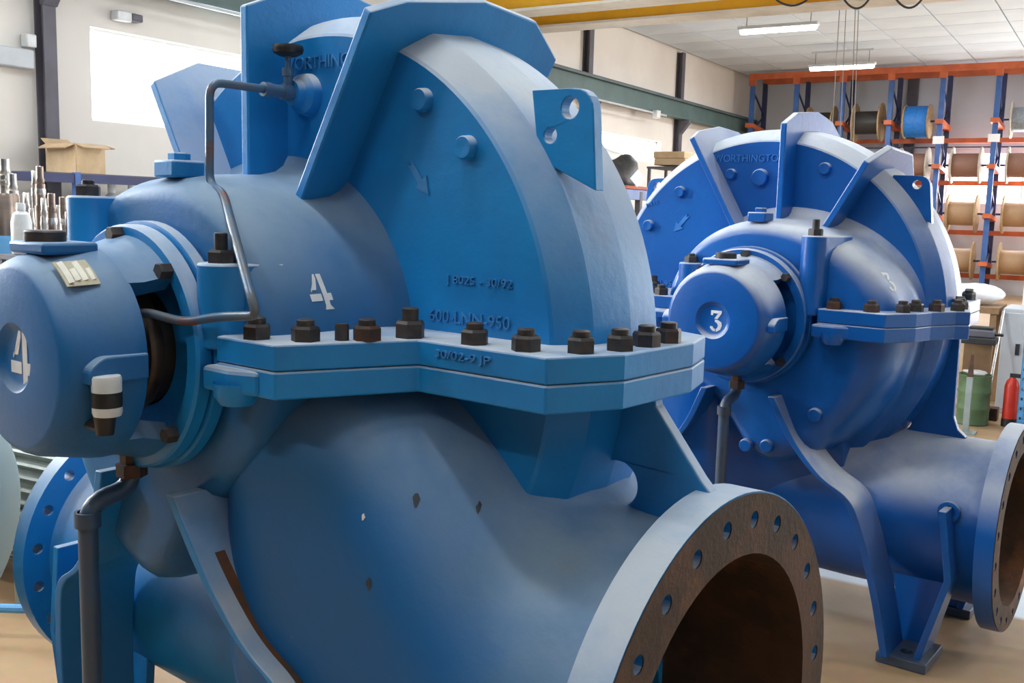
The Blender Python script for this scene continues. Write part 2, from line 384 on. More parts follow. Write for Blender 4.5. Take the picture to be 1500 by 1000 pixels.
# crane rail along the left wall
e = empty('crane_rail_beam', (XW+.2, 0, 3.61)); tag(e, 'long green-grey crane rail beam running along the cream wall', 'beam')
MB().box((0, 10, 0), (.02, 27.8, .30)).build('web', 'rail_green', e, smooth=0)
for z in (-.16, .16): MB().box((0, 10, z), (.2, 27.8, .025)).build('flange', 'rail_green', e, smooth=0)
MB().box((.0, 10, .195), (.05, 27.8, .045)).build('rail', 'steel_grey', e, smooth=0)
for y in (5.4, 15.38, 19.42):
    MB().prism([(-.1, -.18), (.12, -.18), (.12, -.22), (-.06, -.45), (-.1, -.45)], (0, y, 0), (1, 0, 0), (0, 0, 1), (0, 1, 0), .14).build('bracket', 'steel_grey', e, smooth=0)
e = empty('conduit_pipe', (XW+.36, 0, 3.40)); tag(e, 'thin conduit with white junction box under the crane rail', 'conduit')
MB().tube([(0, 6, 0), (0, 18.1, 0)], .018, 8).build('pipe', 'cab_grey', e)
MB().box((.02, 17.6, -.02), (.1, .16, .14)).build('junction_box', 'white_plastic', e, bevel=.01)
# overhead crane: two yellow girders across the hall
def girder(y, z0, z1, label):
    e = empty('crane_girder', (-1.6, y, (z0+z1)/2)); tag(e, label, 'crane girder')
    h = z1-z0
    MB().box((0, -.11, 0), (12.6, .012, h)).box((0, .11, 0), (12.6, .012, h)).build('web', 'yellow', e, smooth=0)
    for z in (-h/2, h/2): MB().box((0, 0, z), (12.6, .42, .03)).build('flange', 'flange_white', e, smooth=0)
girder(11.2, 4.02, 4.50, 'yellow overhead crane girder nearer the two pumps')
girder(12.5, 4.06, 4.54, 'yellow overhead crane girder nearer the cable rack')
def ceiling_light(x, y, z, label, power=110, group=None):
    e = empty('ceiling_light', (x, y, z)); tag(e, label, 'ceiling light', group)
    MB().box((0, 0, .045), (1.25, .16, .05)).build('lamp_body', 'fixture', e, bevel=.01)
    MB().tube([(-.6, 0, 0), (-.58, 0, 0), (.58, 0, 0), (.6, 0, 0)], [.03, .05, .05, .03], 12).build('lamp_tube', 'tube', e)
    MB().box((0, 0, .30), (1.15, .06, .03)).build('hanger_rail', 'fixture', e)
    for sx in (-.5, .5): MB().tube([(sx, 0, .06), (sx, 0, .31)], .008, 6).build('hanger_rod', 'wire_grey', e)
    l = area('lamp', (0, 0, -.07), (0, 0, -1), 1.2, .2, power, (.94, .98, 1.0)); l.parent = e
ceiling_light(-4.95, 15.7, 4.42, 'glowing tube light hung beside the yellow crane girder')
ceiling_light(-5.0, 19.9, 4.40, 'glowing tube light hung on a rail in front of the cable rack')
for (x, y) in [(-5, -.8), (-5, 3.5), (-5, 8), (-1.6, -2), (-1.6, 1.2), (-1.6, 5.2), (-1.4, 9), (2.4, -2), (2.4, 1.5), (2.4, 6.5), (3.2, 15.7), (3.2, 19.9)]:  # unseen fixtures added overhead to light the pumps, power set per spot
    ceiling_light(x, y, 4.42, 'unseen tube light added on the ceiling above the shop floor', 105 if (x < -4 and y < 2) else (38 if x < 0 else 8) if y < 2 else 50 if y < 12 else 120, 'added unseen tube lights on the near ceiling')
for i, (px0, px1, dip) in enumerate([(1128, 1192, 12), (1232, 1278, 20), (1308, 1356, 18)]):
    a, b, c = on_plane(px0, -14, 1, 11.85), on_plane(px1, -14, 1, 11.85), on_plane((px0+px1)/2, dip+8, 1, 11.85)
    pts = [a*(1-t)**2+c*2*t*(1-t)*1+b*t*t for t in [k/12 for k in range(13)]]
    pts = [p+Vector((0, 0, -.04 if 0 < k < 12 else 0)) for k, p in enumerate(pts)]
    tag(MB().tube(pts, .012, 6).build('festoon_cable', 'wire'), ['black cable loop hanging beside the near tube light', 'black cable loop hanging where the hoist ropes drop', 'black cable loop hanging farthest along the crane girder'][i], 'cable', 'festoon cables of the crane')
e = empty('hoist_rope', at(1245, 0, 13.2)); tag(e, 'thin steel hoist ropes hanging from the crane', 'hoist rope')
b0 = e.location.copy()
for (x0, x1, y1) in [(1232, 1218, 200), (1241, 1230, 205), (1254, 1246, 205), (1259, 1250, 212)]:
    MB().tube([at(x0, -20, 13.2)-b0, at(x1, y1, 13.2)-b0], .006, 5).build('rope', 'wire_grey', e)

# ------------------------------------------------------------------ the pumps
YM = -.035                                   # middle plane of the casing
def pump(loc, yaw, zc, s, num, blue, dome_mat, xd, rd, label):
    root = empty('split_case_pump', (loc[0], loc[1], 0), math.radians(yaw)); tag(root, label, 'pump')
    X = lambda p: Vector((s*p[0], p[1], p[2]+zc))        # suction side is +x before mirroring
    V = lambda p: Vector((p[0], p[1], p[2]+zc))          # as seen from the front
    B = lambda y: 2*YM-y                                 # mirror front to back
    P = lambda mb, name, mt=blue, par=root, xf=X, **k: mb.build(name, mt, par, xf=xf, **k)
    EX = .11
    vol = [(-.215, .12), (-.215, .641), (-.210, .6475), (-.152, .6875), (-.145, .691), (-.037, .702), (-.035, .702)]
    vol = vol+[(B(y), r) for y, r in vol[::-1][1:]]
    up = P(MB().lathe(vol, 'y', (EX, 0, 0), 72, 0, PI), 'upper_volute', smooth=14)
    lo = P(MB().lathe(vol, 'y', (EX, 0, 0), 72, PI, 2*PI), 'lower_volute', smooth=14)
    # suction domes at both ends of the shaft
    sec = [(-.532, .12, .12, .12), (-.532, .315, .375, .285), (-.528, .328, .405, .305), (-.515, .338, .44, .322), (-.49, .345, .468, .335), (-.45, .349, .495, .342), (-.36, .355, .515, .347), (-.29, .360, .515, .350), (-.250, .368, .517, .358), (-.228, .383, .523, .372), (-.2143, .410, .535, .395)]
    domes = {}
    for k, (name, back) in enumerate((('upper_dome', 0), ('upper_dome', 1), ('lower_dome', 0), ('lower_dome', 1))):
        v = []; f = []; n = 48
        for i, (y, a_s, a_d, b) in enumerate(sec):
            for j in range(n+1):
                t = PI*j/n + (PI if k >= 2 else 0); c = math.cos(t)
                a = a_s if c > 0 else a_d; bb = b
                if k >= 2 and i:
                    m_ = max(0., min(1., (.45-c)/.7)); m_ = m_*m_*(3-2*m_); bb = b*(1+.62*m_)
                v.append((a*c, B(y) if back else y, bb*math.sin(t)))
        for i in range(len(sec)-1):
            for j in range(n): f.append((i*(n+1)+j, i*(n+1)+j+1, (i+1)*(n+1)+j+1, (i+1)*(n+1)+j))
        domes[k] = P(MB().add(v, f), name, dome_mat, smooth=50)
    # suction passage swept out to its nozzle
    xn, zn = 1.046, -.687
    secs = [(-.30, .28, -.05, -.62, 4), (0, .33, -.05, -.80, 4), (.10, .385, -.05, -.87, 4), (.17, .46, -.05, -.92, 3.0), (.25, .482, -.05, -.97, 2.7), (.42, .468, -.05, -1.03, 2.4), (.52, .455, -.078, -1.06, 2.3), (.62, .440, -.15, -1.075, 2.2), (.72, .425, -.225, -1.085, 2.1), (.82, .412, -.268, -1.090, 2.15), (.92, .408, -.279, -1.094, 2.03), (1.02, .406, -.281, -1.093, 2)]
    # smooth interpolation of the sections
    def interp(x):
        for i in range(len(secs)-1):
            if secs[i][0] <= x <= secs[i+1][0]:
                p0 = secs[max(i-1, 0)]; p1 = secs[i]; p2 = secs[i+1]; p3 = secs[min(i+2, len(secs)-1)]; t = (x-p1[0])/(p2[0]-p1[0])
                return [p1[k]+.5*t*((p2[k]-p0[k])+t*(2*p0[k]-5*p1[k]+4*p2[k]-p3[k]+t*(3*(p1[k]-p2[k])+p3[k]-p0[k]))) if 0 < i < len(secs)-2 else p1[k]*(1-t)+p2[k]*t for k in range(1, 5)]
    v = []; f = []; n = 72; xs = [-.30+1.32*i/44 for i in range(45)]
    for x in xs:
        wy, zt, zb, ex = interp(min(x, 1.0199)); zm, hz = (zt+zb)/2, (zt-zb)/2
        tt = max(0., min(1., (.80-x)/.45)); ext = ex+(6-ex)*tt*tt*(3-2*tt)
        for j in range(n):
            t = 2*PI*j/n; cs, sn = math.cos(t), math.sin(t)
            e2 = ext if sn > 0 else ex
            v.append((x, YM+wy*math.copysign(abs(cs)**(2/e2), cs), zm+hz*math.copysign(abs(sn)**(2/e2), sn)))
    for i in range(len(xs)-1):
        for j in range(n): f.append((i*n+j, i*n+(j+1) % n, (i+1)*n+(j+1) % n, (i+1)*n+j))
    f.append(tuple(range(n)))
    domes['passage'] = P(MB().add(v, f), 'suction_passage', dome_mat, smooth=60)
    # nozzle flanges with bolt holes and bores
    def nozzle(x, sg, z, R, rb, th, nh, rh, hr, off, face):
        holes = [(rh*math.cos(math.radians(off+360/nh*i)), rh*math.sin(math.radians(off+360/nh*i)), hr, 12) for i in range(nh)]
        v, f = holed(circle(R, 96), [(0, 0, rb, 64)]+holes, th)
        v = [(sg*x-sg*th/2+q[2], YM+q[0], z+q[1]) for q in v]
        fl = P(MB().add(v, f), 'nozzle_flange', blue, smooth=30)
        pr = [(sg*(x+.0015), R-.004), (sg*(x+.0015), rb+.001)]
        v, f = holed(circle(R-.003, 96), [(0, 0, rb, 64)]+holes, .003)
        v = [(sg*(x+.001)+q[2], YM+q[0], z+q[1]) for q in v]
        P(MB().add(v, f), 'flange_face', face, fl, smooth=30)
        b = P(MB().lathe([(sg*x, rb), (sg*(x-.55), rb*.96), (sg*(x-.56), 0)], 'x', (0, YM, z), 64), 'bore', 'rust', smooth=50)
        return fl
    nozzle(xn, 1, zn, .476, .359, .075, 24, .423, .017, 5, 'rust')
    zd = -.735
    nozzle(xd, -1, zd, rd, rd*.76, .06, 20, rd*.90, .0155, 9, blue if s > 0 else 'rust')
    dn = [(-.02, .30), (-.30, .305), (-(xd-.12), .30), (-(xd-.07), .305), (-(xd-.055), .315)]
    P(MB().lathe(dn, 'x', (0, YM, zd), 64), 'discharge_neck', dome_mat if s < 0 else blue, smooth=50)
    # web plates between flange and nozzles, one with a lightening hole
    for poly, hol in (([(.45, -.05), (.873, -.05), (.878, -.068), (.978, -.190), (1.0, -.212), (1.0, -.30), (.45, -.30)], [(.80, -.232, .045, 28)]),
                      ([(-.30, -.05), (-.610, -.05), (-.612, -.36), (-.63, -.405), (-.66, -.43), (-.66, -.6), (-.30, -.6)], [(-.43, -.40, .035, 24)])):
        v, f = holed(poly, hol, .03)
        P(MB().add([(q[0], YM+q[2], q[1]) for q in v], f), 'web_plate', smooth=0, bevel=.004)
    # split flanges
    half = [(.275, -.589), (.438, -.587), (.547, -.345), (.84, -.345), (.905, -.207), (.908, .03), (.87, .15), (.547, B(-.345)), (.438, B(-.587)), (.275, B(-.589)), (.255, B(-.51))]
    dis = [(-.255, B(-.51)), (-.275, B(-.592)), (-.505, B(-.598)), (-.57, B(-.477)), (-.585, .15), (-.625, 0), (-.665, -.16), (-.684, -.245), (-.645, -.275), (-.592, -.379), (-.57, -.477), (-.505, -.598), (-.275, -.592), (-.255, -.51), (.255, -.51)]
    outline = half+dis
    fu = P(MB().prism(outline, (0, 0, .0248), (1, 0, 0), (0, 1, 0), (0, 0, 1), .0464), 'upper_flange', smooth=0, bevel=.0035)
    out2 = outline
    fl = P(MB().prism(out2, (0, 0, -.0245), (1, 0, 0), (0, 1, 0), (0, 0, 1), .049), 'lower_flange', smooth=0, bevel=.0035)
    for sx in (-1, 1):
        v = [(sx*q[0], q[1]) for q in [(.262, -.57), (.262, -.612), (.34, -.612), (.40, -.59), (.36, -.52)]]
        P(MB().prism(v, (0, 0, -.0265), (1, 0, 0), (0, 1, 0), (0, 0, 1), .045), 'flange_ledge', blue, smooth=0, bevel=.008)
        P(MB().lathe([(-.07, 0), (-.07, .03), (-.055, .04), (-.03, .042)], 'z', (sx*.33, -.585, 0), 20), 'bolt_head', blue)
    # bolting of the split line
    nuts = [(.350, -.556, 0), (.428, -.510, 0), (.490, -.420, 1), (.512, -.332, 0), (.650, -.308, 1), (.764, -.304, 1), (.842, -.250, 0), (.870, -.170, 0), (.873, -.085, 0), (.872, -.005, 0)]
    dnut = [(-.32, -.560, 1), (-.445, -.556, 1), (-.525, -.480, 0), (-.543, -.395, 0), (-.592, -.325, 0), (-.640, -.242, 0), (-.628, -.155, 0), (-.604, -.065, 0)]
    for i, (x, y, ru) in enumerate(nuts+dnut):
        big = (i == 3)
        for yy in ({y, round(B(y), 4)} if abs(x) < .56 else {y}):
            r, h = (.026, .027) if not big else (.028, .032)
            nu = P(nut_mb(r, h, 'z', (x, yy, .048), random.random()), 'nut', 'rustnut' if (ru and (s < 0 or i in (2,))) else 'nut', smooth=25)
            P(MB().lathe([(0, .016), (.010 if not big else .022, .016), (.012 if not big else .024, .013), (.012 if not big else .024, 0)], 'z', (x, yy, .048+h), 12), 'stud_end', 'nut', nu)
    if s > 0: P(nut_mb(.013, .03, 'z', (.462, -.455, .048)), 'jack_screw', 'nut', smooth=25)
    # stiffening ribs on radial planes
    ribs = [(60, [(-.32, .30), (-.32, .755), (-.24, .79), (-.03, .828), (.15, .815), (.275, .745), (.275, .30)]),
            (90, [(-.32, .335), (-.322, .70), (-.21, .748), (-.01, .768), (.15, .742), (.25, .69), (.25, .335)]),
            (120, [(-.335, .335), (-.34, .642), (-.2, .712), (.07, .702), (.25, .62), (.25, .335)])]
    for ph, poly in ribs:
        a = math.radians(ph); er = (math.cos(a), 0, math.sin(a)); en = (-math.sin(a), 0, math.cos(a))
        P(MB().prism([(q[1], q[0]) for q in poly], (0, 0, 0), er, (0, 1, 0), en, .024), 'stiffener_rib', smooth=0, bevel=.004)
    # lifting lugs
    for poly, rad, hol in (([(.638, .511), (.775, .510), (.790, .326), (.69, .370), (.64, .375), (.652, .42)], [0, .042, 0, 0, 0, 0], [(.727, .476, .0195, 24), (.684, .428, .0145, 20)]),
                           ([(-.359, .517), (-.487, .514), (-.505, .345), (-.43, .385), (-.33, .44)], [0, .04, 0, 0, 0], [(-.445, .483, .0165, 24)])):
        v, f = holed(rounded(poly, rad), hol, .028)
        yl = -.132 if (poly[0][0] > 0) == (s > 0) else B(-.132)          # lugs sit diagonally across the casing
        P(MB().add([(q[0], yl+q[2], q[1]) for q in v], f), 'lifting_lug', smooth=0, bevel=.003)
    # bearing ends: ring, housing, shaft, at the front and the back
    for back in (0, 1):
        Y = (lambda h: B(h)) if back else (lambda h: h)
        LP = lambda prof: [(Y(h), r) for h, r in prof]
        P(MB().lathe(LP([(-.53, .235), (-.545, .248), (-.568, .248), (-.570, .242), (-.570, .20)]), 'y', n=64), 'casing_ring', blue)
        rg = P(MB().lathe(LP([(-.572, .12), (-.572, .236), (-.576, .241), (-.600, .241), (-.606, .236), (-.606, .209), (-.58, .205), (-.56, .203)]), 'y', n=64), 'bearing_bracket', blue)
        hs = P(MB().lathe(LP([(-.814, 0), (-.814, .046), (-.818, .055), (-.826, .064), (-.826, .160), (-.823, .168), (-.812, .177), (-.795, .185), (-.770, .190), (-.71, .203), (-.690, .205), (-.682, .203), (-.682, .165), (-.70, .16), (-.70, 0)]), 'y', n=64), 'bearing_housing', dome_mat)
        for a0, a1 in ((43, 137), (228, 312)):
            v = []; f = []; n = 20
            for (h, r0, r1) in ((-.70, .160, .204), (-.655, .164, .205), (-.60, .180, .222)):
                for j in range(n+1):
                    t = math.radians(a0+(a1-a0)*j/n); v += [(r0*math.cos(t), Y(h), r0*math.sin(t)), (r1*math.cos(t), Y(h), r1*math.sin(t))]
            m2 = 2*(n+1)
            for i in range(2):
                for j in range(n):
                    for q in (0, 1): f.append((i*m2+2*j+q, i*m2+2*j+2+q, (i+1)*m2+2*j+2+q, (i+1)*m2+2*j+q))
                for j in (0, n): f.append((i*m2+2*j, i*m2+2*j+1, (i+1)*m2+2*j+1, (i+1)*m2+2*j))
            for i in (0, 2):
                for j in range(n): f.append((i*m2+2*j, i*m2+2*j+1, i*m2+2*j+3, i*m2+2*j+2))
            P(MB().add(v, f), 'bracket_arm', dome_mat)
        P(MB().lathe(LP([(-.72, .062), (-.54, .062)]), 'y', n=32), 'shaft', 'shaft_brown')
        P(MB().lathe(LP([(-.535, .21), (-.545, .205), (-.545, .118), (-.585, .115), (-.60, .108), (-.60, .063)]), 'y', n=40), 'gland', 'dark')
        P(MB().lathe(LP([(-.60, .07), (-.60, .126), (-.606, .13), (-.622, .13), (-.628, .126), (-.628, .07)]), 'y', n=40), 'gland_follower', 'shaft_brown')
        for a in (93, 46, 138, 222, 318):
            t = math.radians(a); x, z = .2215*math.cos(t), .2215*math.sin(t)
            if back: bm_ = nut_mb(.020, -.022, 'y', (x, B(-.606), z))
            else: bm_ = nut_mb(.016, .024, 'y', (x, -.606, z))
            P(bm_, 'ring_bolt', 'nut', smooth=25)
        # oil pad and plug on top
        P(MB().box((0, Y(-.745), .198), (.13, .105, .022)), 'plug_pad', dome_mat, hs, bevel=.006)
        pl = P(MB().lathe([(.208, 0), (.208, .036), (.226, .036), (.229, .033), (.229, 0)], 'z', (-.005, Y(-.758), 0), 24), 'oil_plug', 'nut')
        # horizontal joint of the housing
        for sx in (-1, 1):
            P(MB().prism(rounded([(-.795, -.028), (-.795, .0), (-.77, .019), (-.684, .019), (-.684, -.028)], [.005, .012, .012, 0, 0]), (sx*.188, 0, 0), (0, (-1 if back else 1), 0), (0, 0, 1), (1, 0, 0), .045).add([], []), 'housing_joint', dome_mat, hs, smooth=0, bevel=.005,
              xf=(lambda p: X(Vector((p[0], p[1]+(2*YM if back else 0), p[2])))))
        # drain pipe below
        sg = -1 if back else 1
        yo = lambda h: Y(h)
        path = fillet_path([(0, yo(-.60), -.20), (0, yo(-.60), -.285), (0, yo(-.695), -.30), (0, yo(-.695), -zc+.03)], .045)
        dp = P(MB().tube(path, .019, 16), 'drain_pipe', 'pipe_dark', smooth=60)
        P(MB().lathe([(-.315, .019), (-.315, .025), (-.345, .025), (-.345, .019)], 'z', (0, yo(-.695), 0), 16), 'pipe_collar', 'pipe_dark', dp)
        P(MB().lathe([(-.262, .02), (-.262, .030), (-.235, .030), (-.235, .022), (-.20, .022)], 'z', (0, yo(-.60), 0), 6), 'pipe_union', 'rustnut', dp)
    # studded posts either side of the bearing ring
    for sx, pz in ((1, .177), (-1, .294)):
        for back in (0, 1):
            plan = [(.234+.046*math.cos(t), -.545+.046*math.sin(t)) for t in [PI+PI*i/14 for i in range(15)]]+[(.30, -.46), (.30, -.36), (.18, -.36), (.18, -.46)]
            plan = [(sx*x, B(y) if back else y) for x, y in plan]
            po = P(MB().prism(plan, (0, 0, (pz+.02)/2), (1, 0, 0), (0, 1, 0), (0, 0, 1), pz-.02), 'stud_post', blue, smooth=30, bevel=.005)
            yy = B(-.548) if back else -.548
            nu = P(nut_mb(.026, .024, 'z', (sx*.234, yy, pz), .4), 'post_nut', 'nut', po, smooth=25)
            P(MB().lathe([(0, .0125), (.03 if sx*s > 0 else .008, .0125), (.032 if sx*s > 0 else .010, .010), (.032 if sx*s > 0 else .010, 0)], 'z', (sx*.234, yy, pz+.024), 16), 'post_stud', 'nut', po)
    for back in (0, 1):
        yy = B(-.48) if back else -.48
        bs = P(MB().box((0, yy, .352), (.07, .075, .035)), 'vent_boss', blue, bevel=.005)
        P(nut_mb(.022, .016, 'z', (0, yy, .3695)), 'vent_plug', blue, bs, smooth=25)
    suc_ = lambda q: q > 0
    # legs: inner curved wall, outer wall, web, foot plate with bolt hole
    for sx in (-1, 1):
        for back in (0, 1):
            Y = (lambda h: B(h)) if back else (lambda h: h)
            g = -zc
            inner = fillet_path([(.117, 0, -.277), (.19, 0, -.43), (.286, 0, -.545), (.395, 0, -.60), (.445, 0, -.74), (.495, 0, -.94), (.535, 0, g+.03)], .08, 6)
            v = []; f = []
            for q in inner:
                t = max(0, min(1, (-.277-q.z)/(-.277-g))); yf = -.60+.135*t; yb_ = -.40+.12*t
                v += [(sx*q.x, Y(yf), q.z), (sx*q.x, Y(yb_), q.z), (sx*(q.x+.026), Y(yb_), q.z), (sx*(q.x+.026), Y(yf), q.z)]
            for i in range(len(inner)-1):
                for k in range(4): f.append((4*i+k, 4*i+(k+1) % 4, 4*i+4+(k+1) % 4, 4*i+4+k))
            f += [(0, 1, 2, 3), tuple(4*(len(inner)-1)+k for k in range(4))]
            leg = P(MB().add(v, f), 'leg', blue, smooth=40, bevel=.003)
            if s > 0 and suc_(sx) and not back:
                v2 = []; f2 = []
                for q in inner[2:]:
                    t = max(0, min(1, (-.277-q.z)/(-.277-g))); yq = -.60+.135*t+.040
                    v2 += [(q.x+.0265, yq, q.z), (q.x+.0285, yq, q.z), (q.x+.0285, yq+.022, q.z), (q.x+.0265, yq+.022, q.z)]
                for i in range(len(inner)-3):
                    for k in range(4): f2.append((4*i+k, 4*i+(k+1) % 4, 4*i+4+(k+1) % 4, 4*i+4+k))
                P(MB().add(v2, f2), 'rust_streak', 'orange_rust', leg, smooth=0)
            suc = sx > 0; y0_, y1_ = (-.50, -.36) if suc else (-.42, -.30)
            outer = [(.70, -.62), (.735, -.86), (.655, g+.03)]
            v = []; f = []
            for (x, z) in outer:
                v += [(sx*x, Y(y0_), z), (sx*x, Y(y1_ if z > -.9 else -.24), z), (sx*(x-.024), Y(y1_ if z > -.9 else -.24), z), (sx*(x-.024), Y(y0_ if z > -.9 else -.42), z)]
            for i in range(2):
                for k in range(4): f.append((4*i+k, 4*i+(k+1) % 4, 4*i+4+(k+1) % 4, 4*i+4+k))
            f += [(0, 1, 2, 3), (8, 9, 10, 11)]
            P(MB().add(v, f), 'leg_wall', blue, leg, smooth=0, bevel=.003)
            zt_ = -.98 if suc else -.80; web = [(.49, zt_), (.71, zt_), (.645, g+.03), (.54, g+.03)]
            P(MB().prism([(sx*x, z) for x, z in web], (0, Y(-.262), 0), (1, 0, 0), (0, 0, 1), (0, 1, 0), .024), 'leg_web', blue, leg, smooth=0)
            v, f = holed([(.515, -.455), (.685, -.455), (.685, -.235), (.515, -.235)], [(.60, -.375, .022, 20)], .034)
            P(MB().add([(sx*q[0], Y(q[1]), g+.0185+q[2]) for q in v], f), 'foot_plate', 'pipe_dark', leg, smooth=0, bevel=.003)
    return root, X, V, P, domes

def on_front(v, f, x, y, z, rot=0):
    """lay a flat XY mesh on a face that looks towards -y"""
    c, s_ = math.cos(rot), math.sin(rot)
    return MB().add([(x+q[0]*c-q[1]*s_, y-q[2], z+q[0]*s_+q[1]*c) for q in v], f)
def lettering(P, V, body, size, x, z, y=-.215, rot=0, mt=None, depth=.004, par=None, name='lettering', width=None):
    v, f = text_mesh(body, size, depth)
    if width:
        w0 = max(q[0] for q in v)-min(q[0] for q in v); v = [(q[0]*width/w0, q[1], q[2]) for q in v]
    kw = dict(xf=V, smooth=0, clean=False)
    if par: kw['par'] = par
    return P(on_front(v, f, x, y, z, rot), name, mt, **kw)
FOUR = [[(-.33, .06), (-.33, -.02), (-.08, .55), (-.02, .55), (-.02, .40), (-.14, .06)][:],
        [(-.42, -.06), (-.02, -.06), (-.02, -.28), (-.42, -.28)],
        [(.03, .55), (.20, .55), (.20, -.06), (.34, -.06), (.34, -.28), (.20, -.28), (.20, -.42), (.30, -.55), (-.02, -.55), (.03, -.42)]]
THREE = [[(-.30, .55), (.30, .55), (.30, .42), (.08, .12), (-.10, .12), (.10, .40), (-.18, .40), (-.18, .30), (-.30, .30)],
         [(-.06, .07), (.10, .07), (.30, -.04), (.34, -.22), (.26, -.42), (.06, -.54), (.02, -.54), (.02, -.40), (.10, -.32), (.12, -.20), (.04, -.08), (-.06, -.04)],
         [(-.03, -.54), (-.20, -.50), (-.32, -.36), (-.32, -.28), (-.18, -.28), (-.12, -.38), (-.03, -.40)]]
def stencil(polys, size):
    v = []; f = []
    for p in polys:
        o = len(v); n = len(p); v += [(x*size, y*size, .0006) for x, y in p]+[(x*size, y*size, -.0006) for x, y in p]
        f += [tuple(range(o, o+n)), tuple(range(o+n, o+2*n))[::-1]]+[(o+i, o+(i+1) % n, o+n+(i+1) % n, o+n+i) for i in range(n)]
    return v, f
def drape(P, dome, polys, size, origin, ux, uy, nrm, root, name, mt, off=.0012, step=.012):
    """paint a stencil onto a curved casing: a fine copy of the polygons dropped onto the surface"""
    me = dome.data; bvh = BVHTree.FromPolygons([p.co for p in me.vertices], [tuple(p.vertices) for p in me.polygons])
    bm = bmesh.new(); o, ux, uy, nrm = Vector(origin), Vector(ux).normalized(), Vector(uy).normalized(), Vector(nrm).normalized()
    for p in polys: bm.faces.new([bm.verts.new((x*size, y*size, 0)) for x, y in p])
    bmesh.ops.triangulate(bm, faces=bm.faces)
    for _ in range(3): bmesh.ops.subdivide_edges(bm, edges=[e for e in bm.edges if e.calc_length() > step], cuts=1, use_grid_fill=False); bmesh.ops.triangulate(bm, faces=[q for q in bm.faces if len(q.verts) > 3])
    for q in bm.verts:
        p = o+ux*q.co.x+uy*q.co.y; hit = bvh.ray_cast(p+nrm*.4, -nrm)
        if hit[0] is not None: q.co = hit[0]+nrm*off
        else: q.co = p
    me2 = bpy.data.meshes.new(name); bm.to_mesh(me2); bm.free(); me2.materials.append(M[mt]); return link(name, me2, root)
ARROW = [(-.5, .08), (.1, .08), (.1, .22), (.5, 0), (.1, -.22), (.1, -.08), (-.5, -.08), (-.38, 0)]
def common(P, V, blue, bosses, y=-.215):
    for (x, z, r) in bosses:
        P(MB().lathe([(y+.004, r*1.12), (y-.004, r*1.06), (y-.016, r), (y-.019, r*.9), (y-.019, r*.5), (y-.017, 0)], 'y', (x, 0, z), 24), 'face_boss', blue, xf=V)

# pump number four, nearest
Z4 = 1.261
r4, X, V, P, dm = pump((-1.595, 1.871), -7.109, Z4, 1, '4', 'blue4', 'dusty4', .935, .385,
                       'big dusty blue split-case pump painted with the white number 4')
common(P, V, 'blue4', [(.428, .495, .022), (.544, .402, .022)])
lettering(P, V, 'WORTHINGTON', .038, .15, .588, mt='blue4_worn', width=.30)
lettering(P, V, '600-LNN-950', .034, .555, .077, mt='blue4_worn', width=.205)
lettering(P, V, 'J 8025 - 30/92', .022, .580, .151, mt='blue4_worn', width=.165)
lettering(P, V, '30/02-9 JP', .020, .655, .028, y=-.3455, mt='blue4_worn', width=.13)
v, f = stencil([ARROW], .085); P(on_front([(q[0], q[1], q[2]*4) for q in v], f, .418, -.216, .345, math.radians(-50)), 'cast_arrow', 'blue4_worn', xf=V, smooth=0)
v, f = stencil(FOUR, .10); P(on_front(v, f, .01, -.8148, -.002), 'number_four', 'white_paint', xf=V, smooth=0)
drape(P, dm[0], FOUR, .066, (.335, -.392, .125+Z4), (.0, 1, 0), (-.36, -.12, .93), (.93, 0, .36), r4, 'number_four', 'white_paint')
# chipped and scuffed paint on the suction passage
def blob(n, seed):
    rn = random.Random(seed); return [[(math.cos(2*PI*i/n)*rn.uniform(.6, 1.15), math.sin(2*PI*i/n)*rn.uniform(.6, 1.15)) for i in range(n)]]
for k, (x, z, r, mt) in enumerate([(.642, -.219, .011, 'scuff'), (.772, -.226, .009, 'scuff'), (.532, -.261, .006, 'white_paint'), (.551, -.377, .010, 'scuff'), (.921, -.193, .007, 'scuff')]):
    drape(P, dm['passage'], [[(a*.6, b*1.2) for a, b in blob(11, k)[0]]], r, (x, -.46, z+Z4), (.83, .55, 0), (0, 0, 1), (.55, -.83, .12), r4, 'paint_chip', mt, off=.001, step=.006)
v, f = stencil(blob(9, 21), .010); P(on_front([(q[0]*1.5, q[1]*.8, q[2]) for q in v], f, .375, -.2155, .112), 'paint_chip', 'tan_scuff', xf=V, smooth=0)
# sealing water line with its needle valve
tb = P(MB().tube(fillet_path([(.082, -.235, .522), (.082, -.463, .522), (.082, -.466, .322), (.15, -.482, .306), (.40, -.605, .13), (.415, -.605, .098), (.30, -.605, .086), (.225, -.622, .070), (.15, -.655, .086), (.10, -.66, .07)], .03), .0085, 10), 'seal_water_tube', 'pipe4', xf=V, smooth=60)
P(MB().lathe([(-.212, .046), (-.235, .042), (-.245, .030), (-.262, .026), (-.262, .014)], 'y', (.082, 0, .522), 24), 'tube_boss', 'blue4', xf=V)
vb = P(MB().lathe([(-.25, .012), (-.25, .017), (-.285, .017), (-.285, .013), (-.315, .013), (-.315, .015), (-.335, .015), (-.335, .009)], 'y', (.082, 0, .522), 12), 'valve_body', 'pipe4', xf=V)
P(MB().lathe([(.53, .010), (.555, .010), (.555, .013), (.572, .013), (.572, .006), (.60, .006)], 'z', (.082, -.27, 0), 12), 'valve_stem', 'pipe4', vb, xf=V)
P(MB().lathe([(.596, 0), (.596, .018), (.602, .030), (.610, .033), (.618, .031), (.618, 0)], 'z', (.082, -.27, 0), 20), 'valve_handwheel', 'black', vb, xf=V)
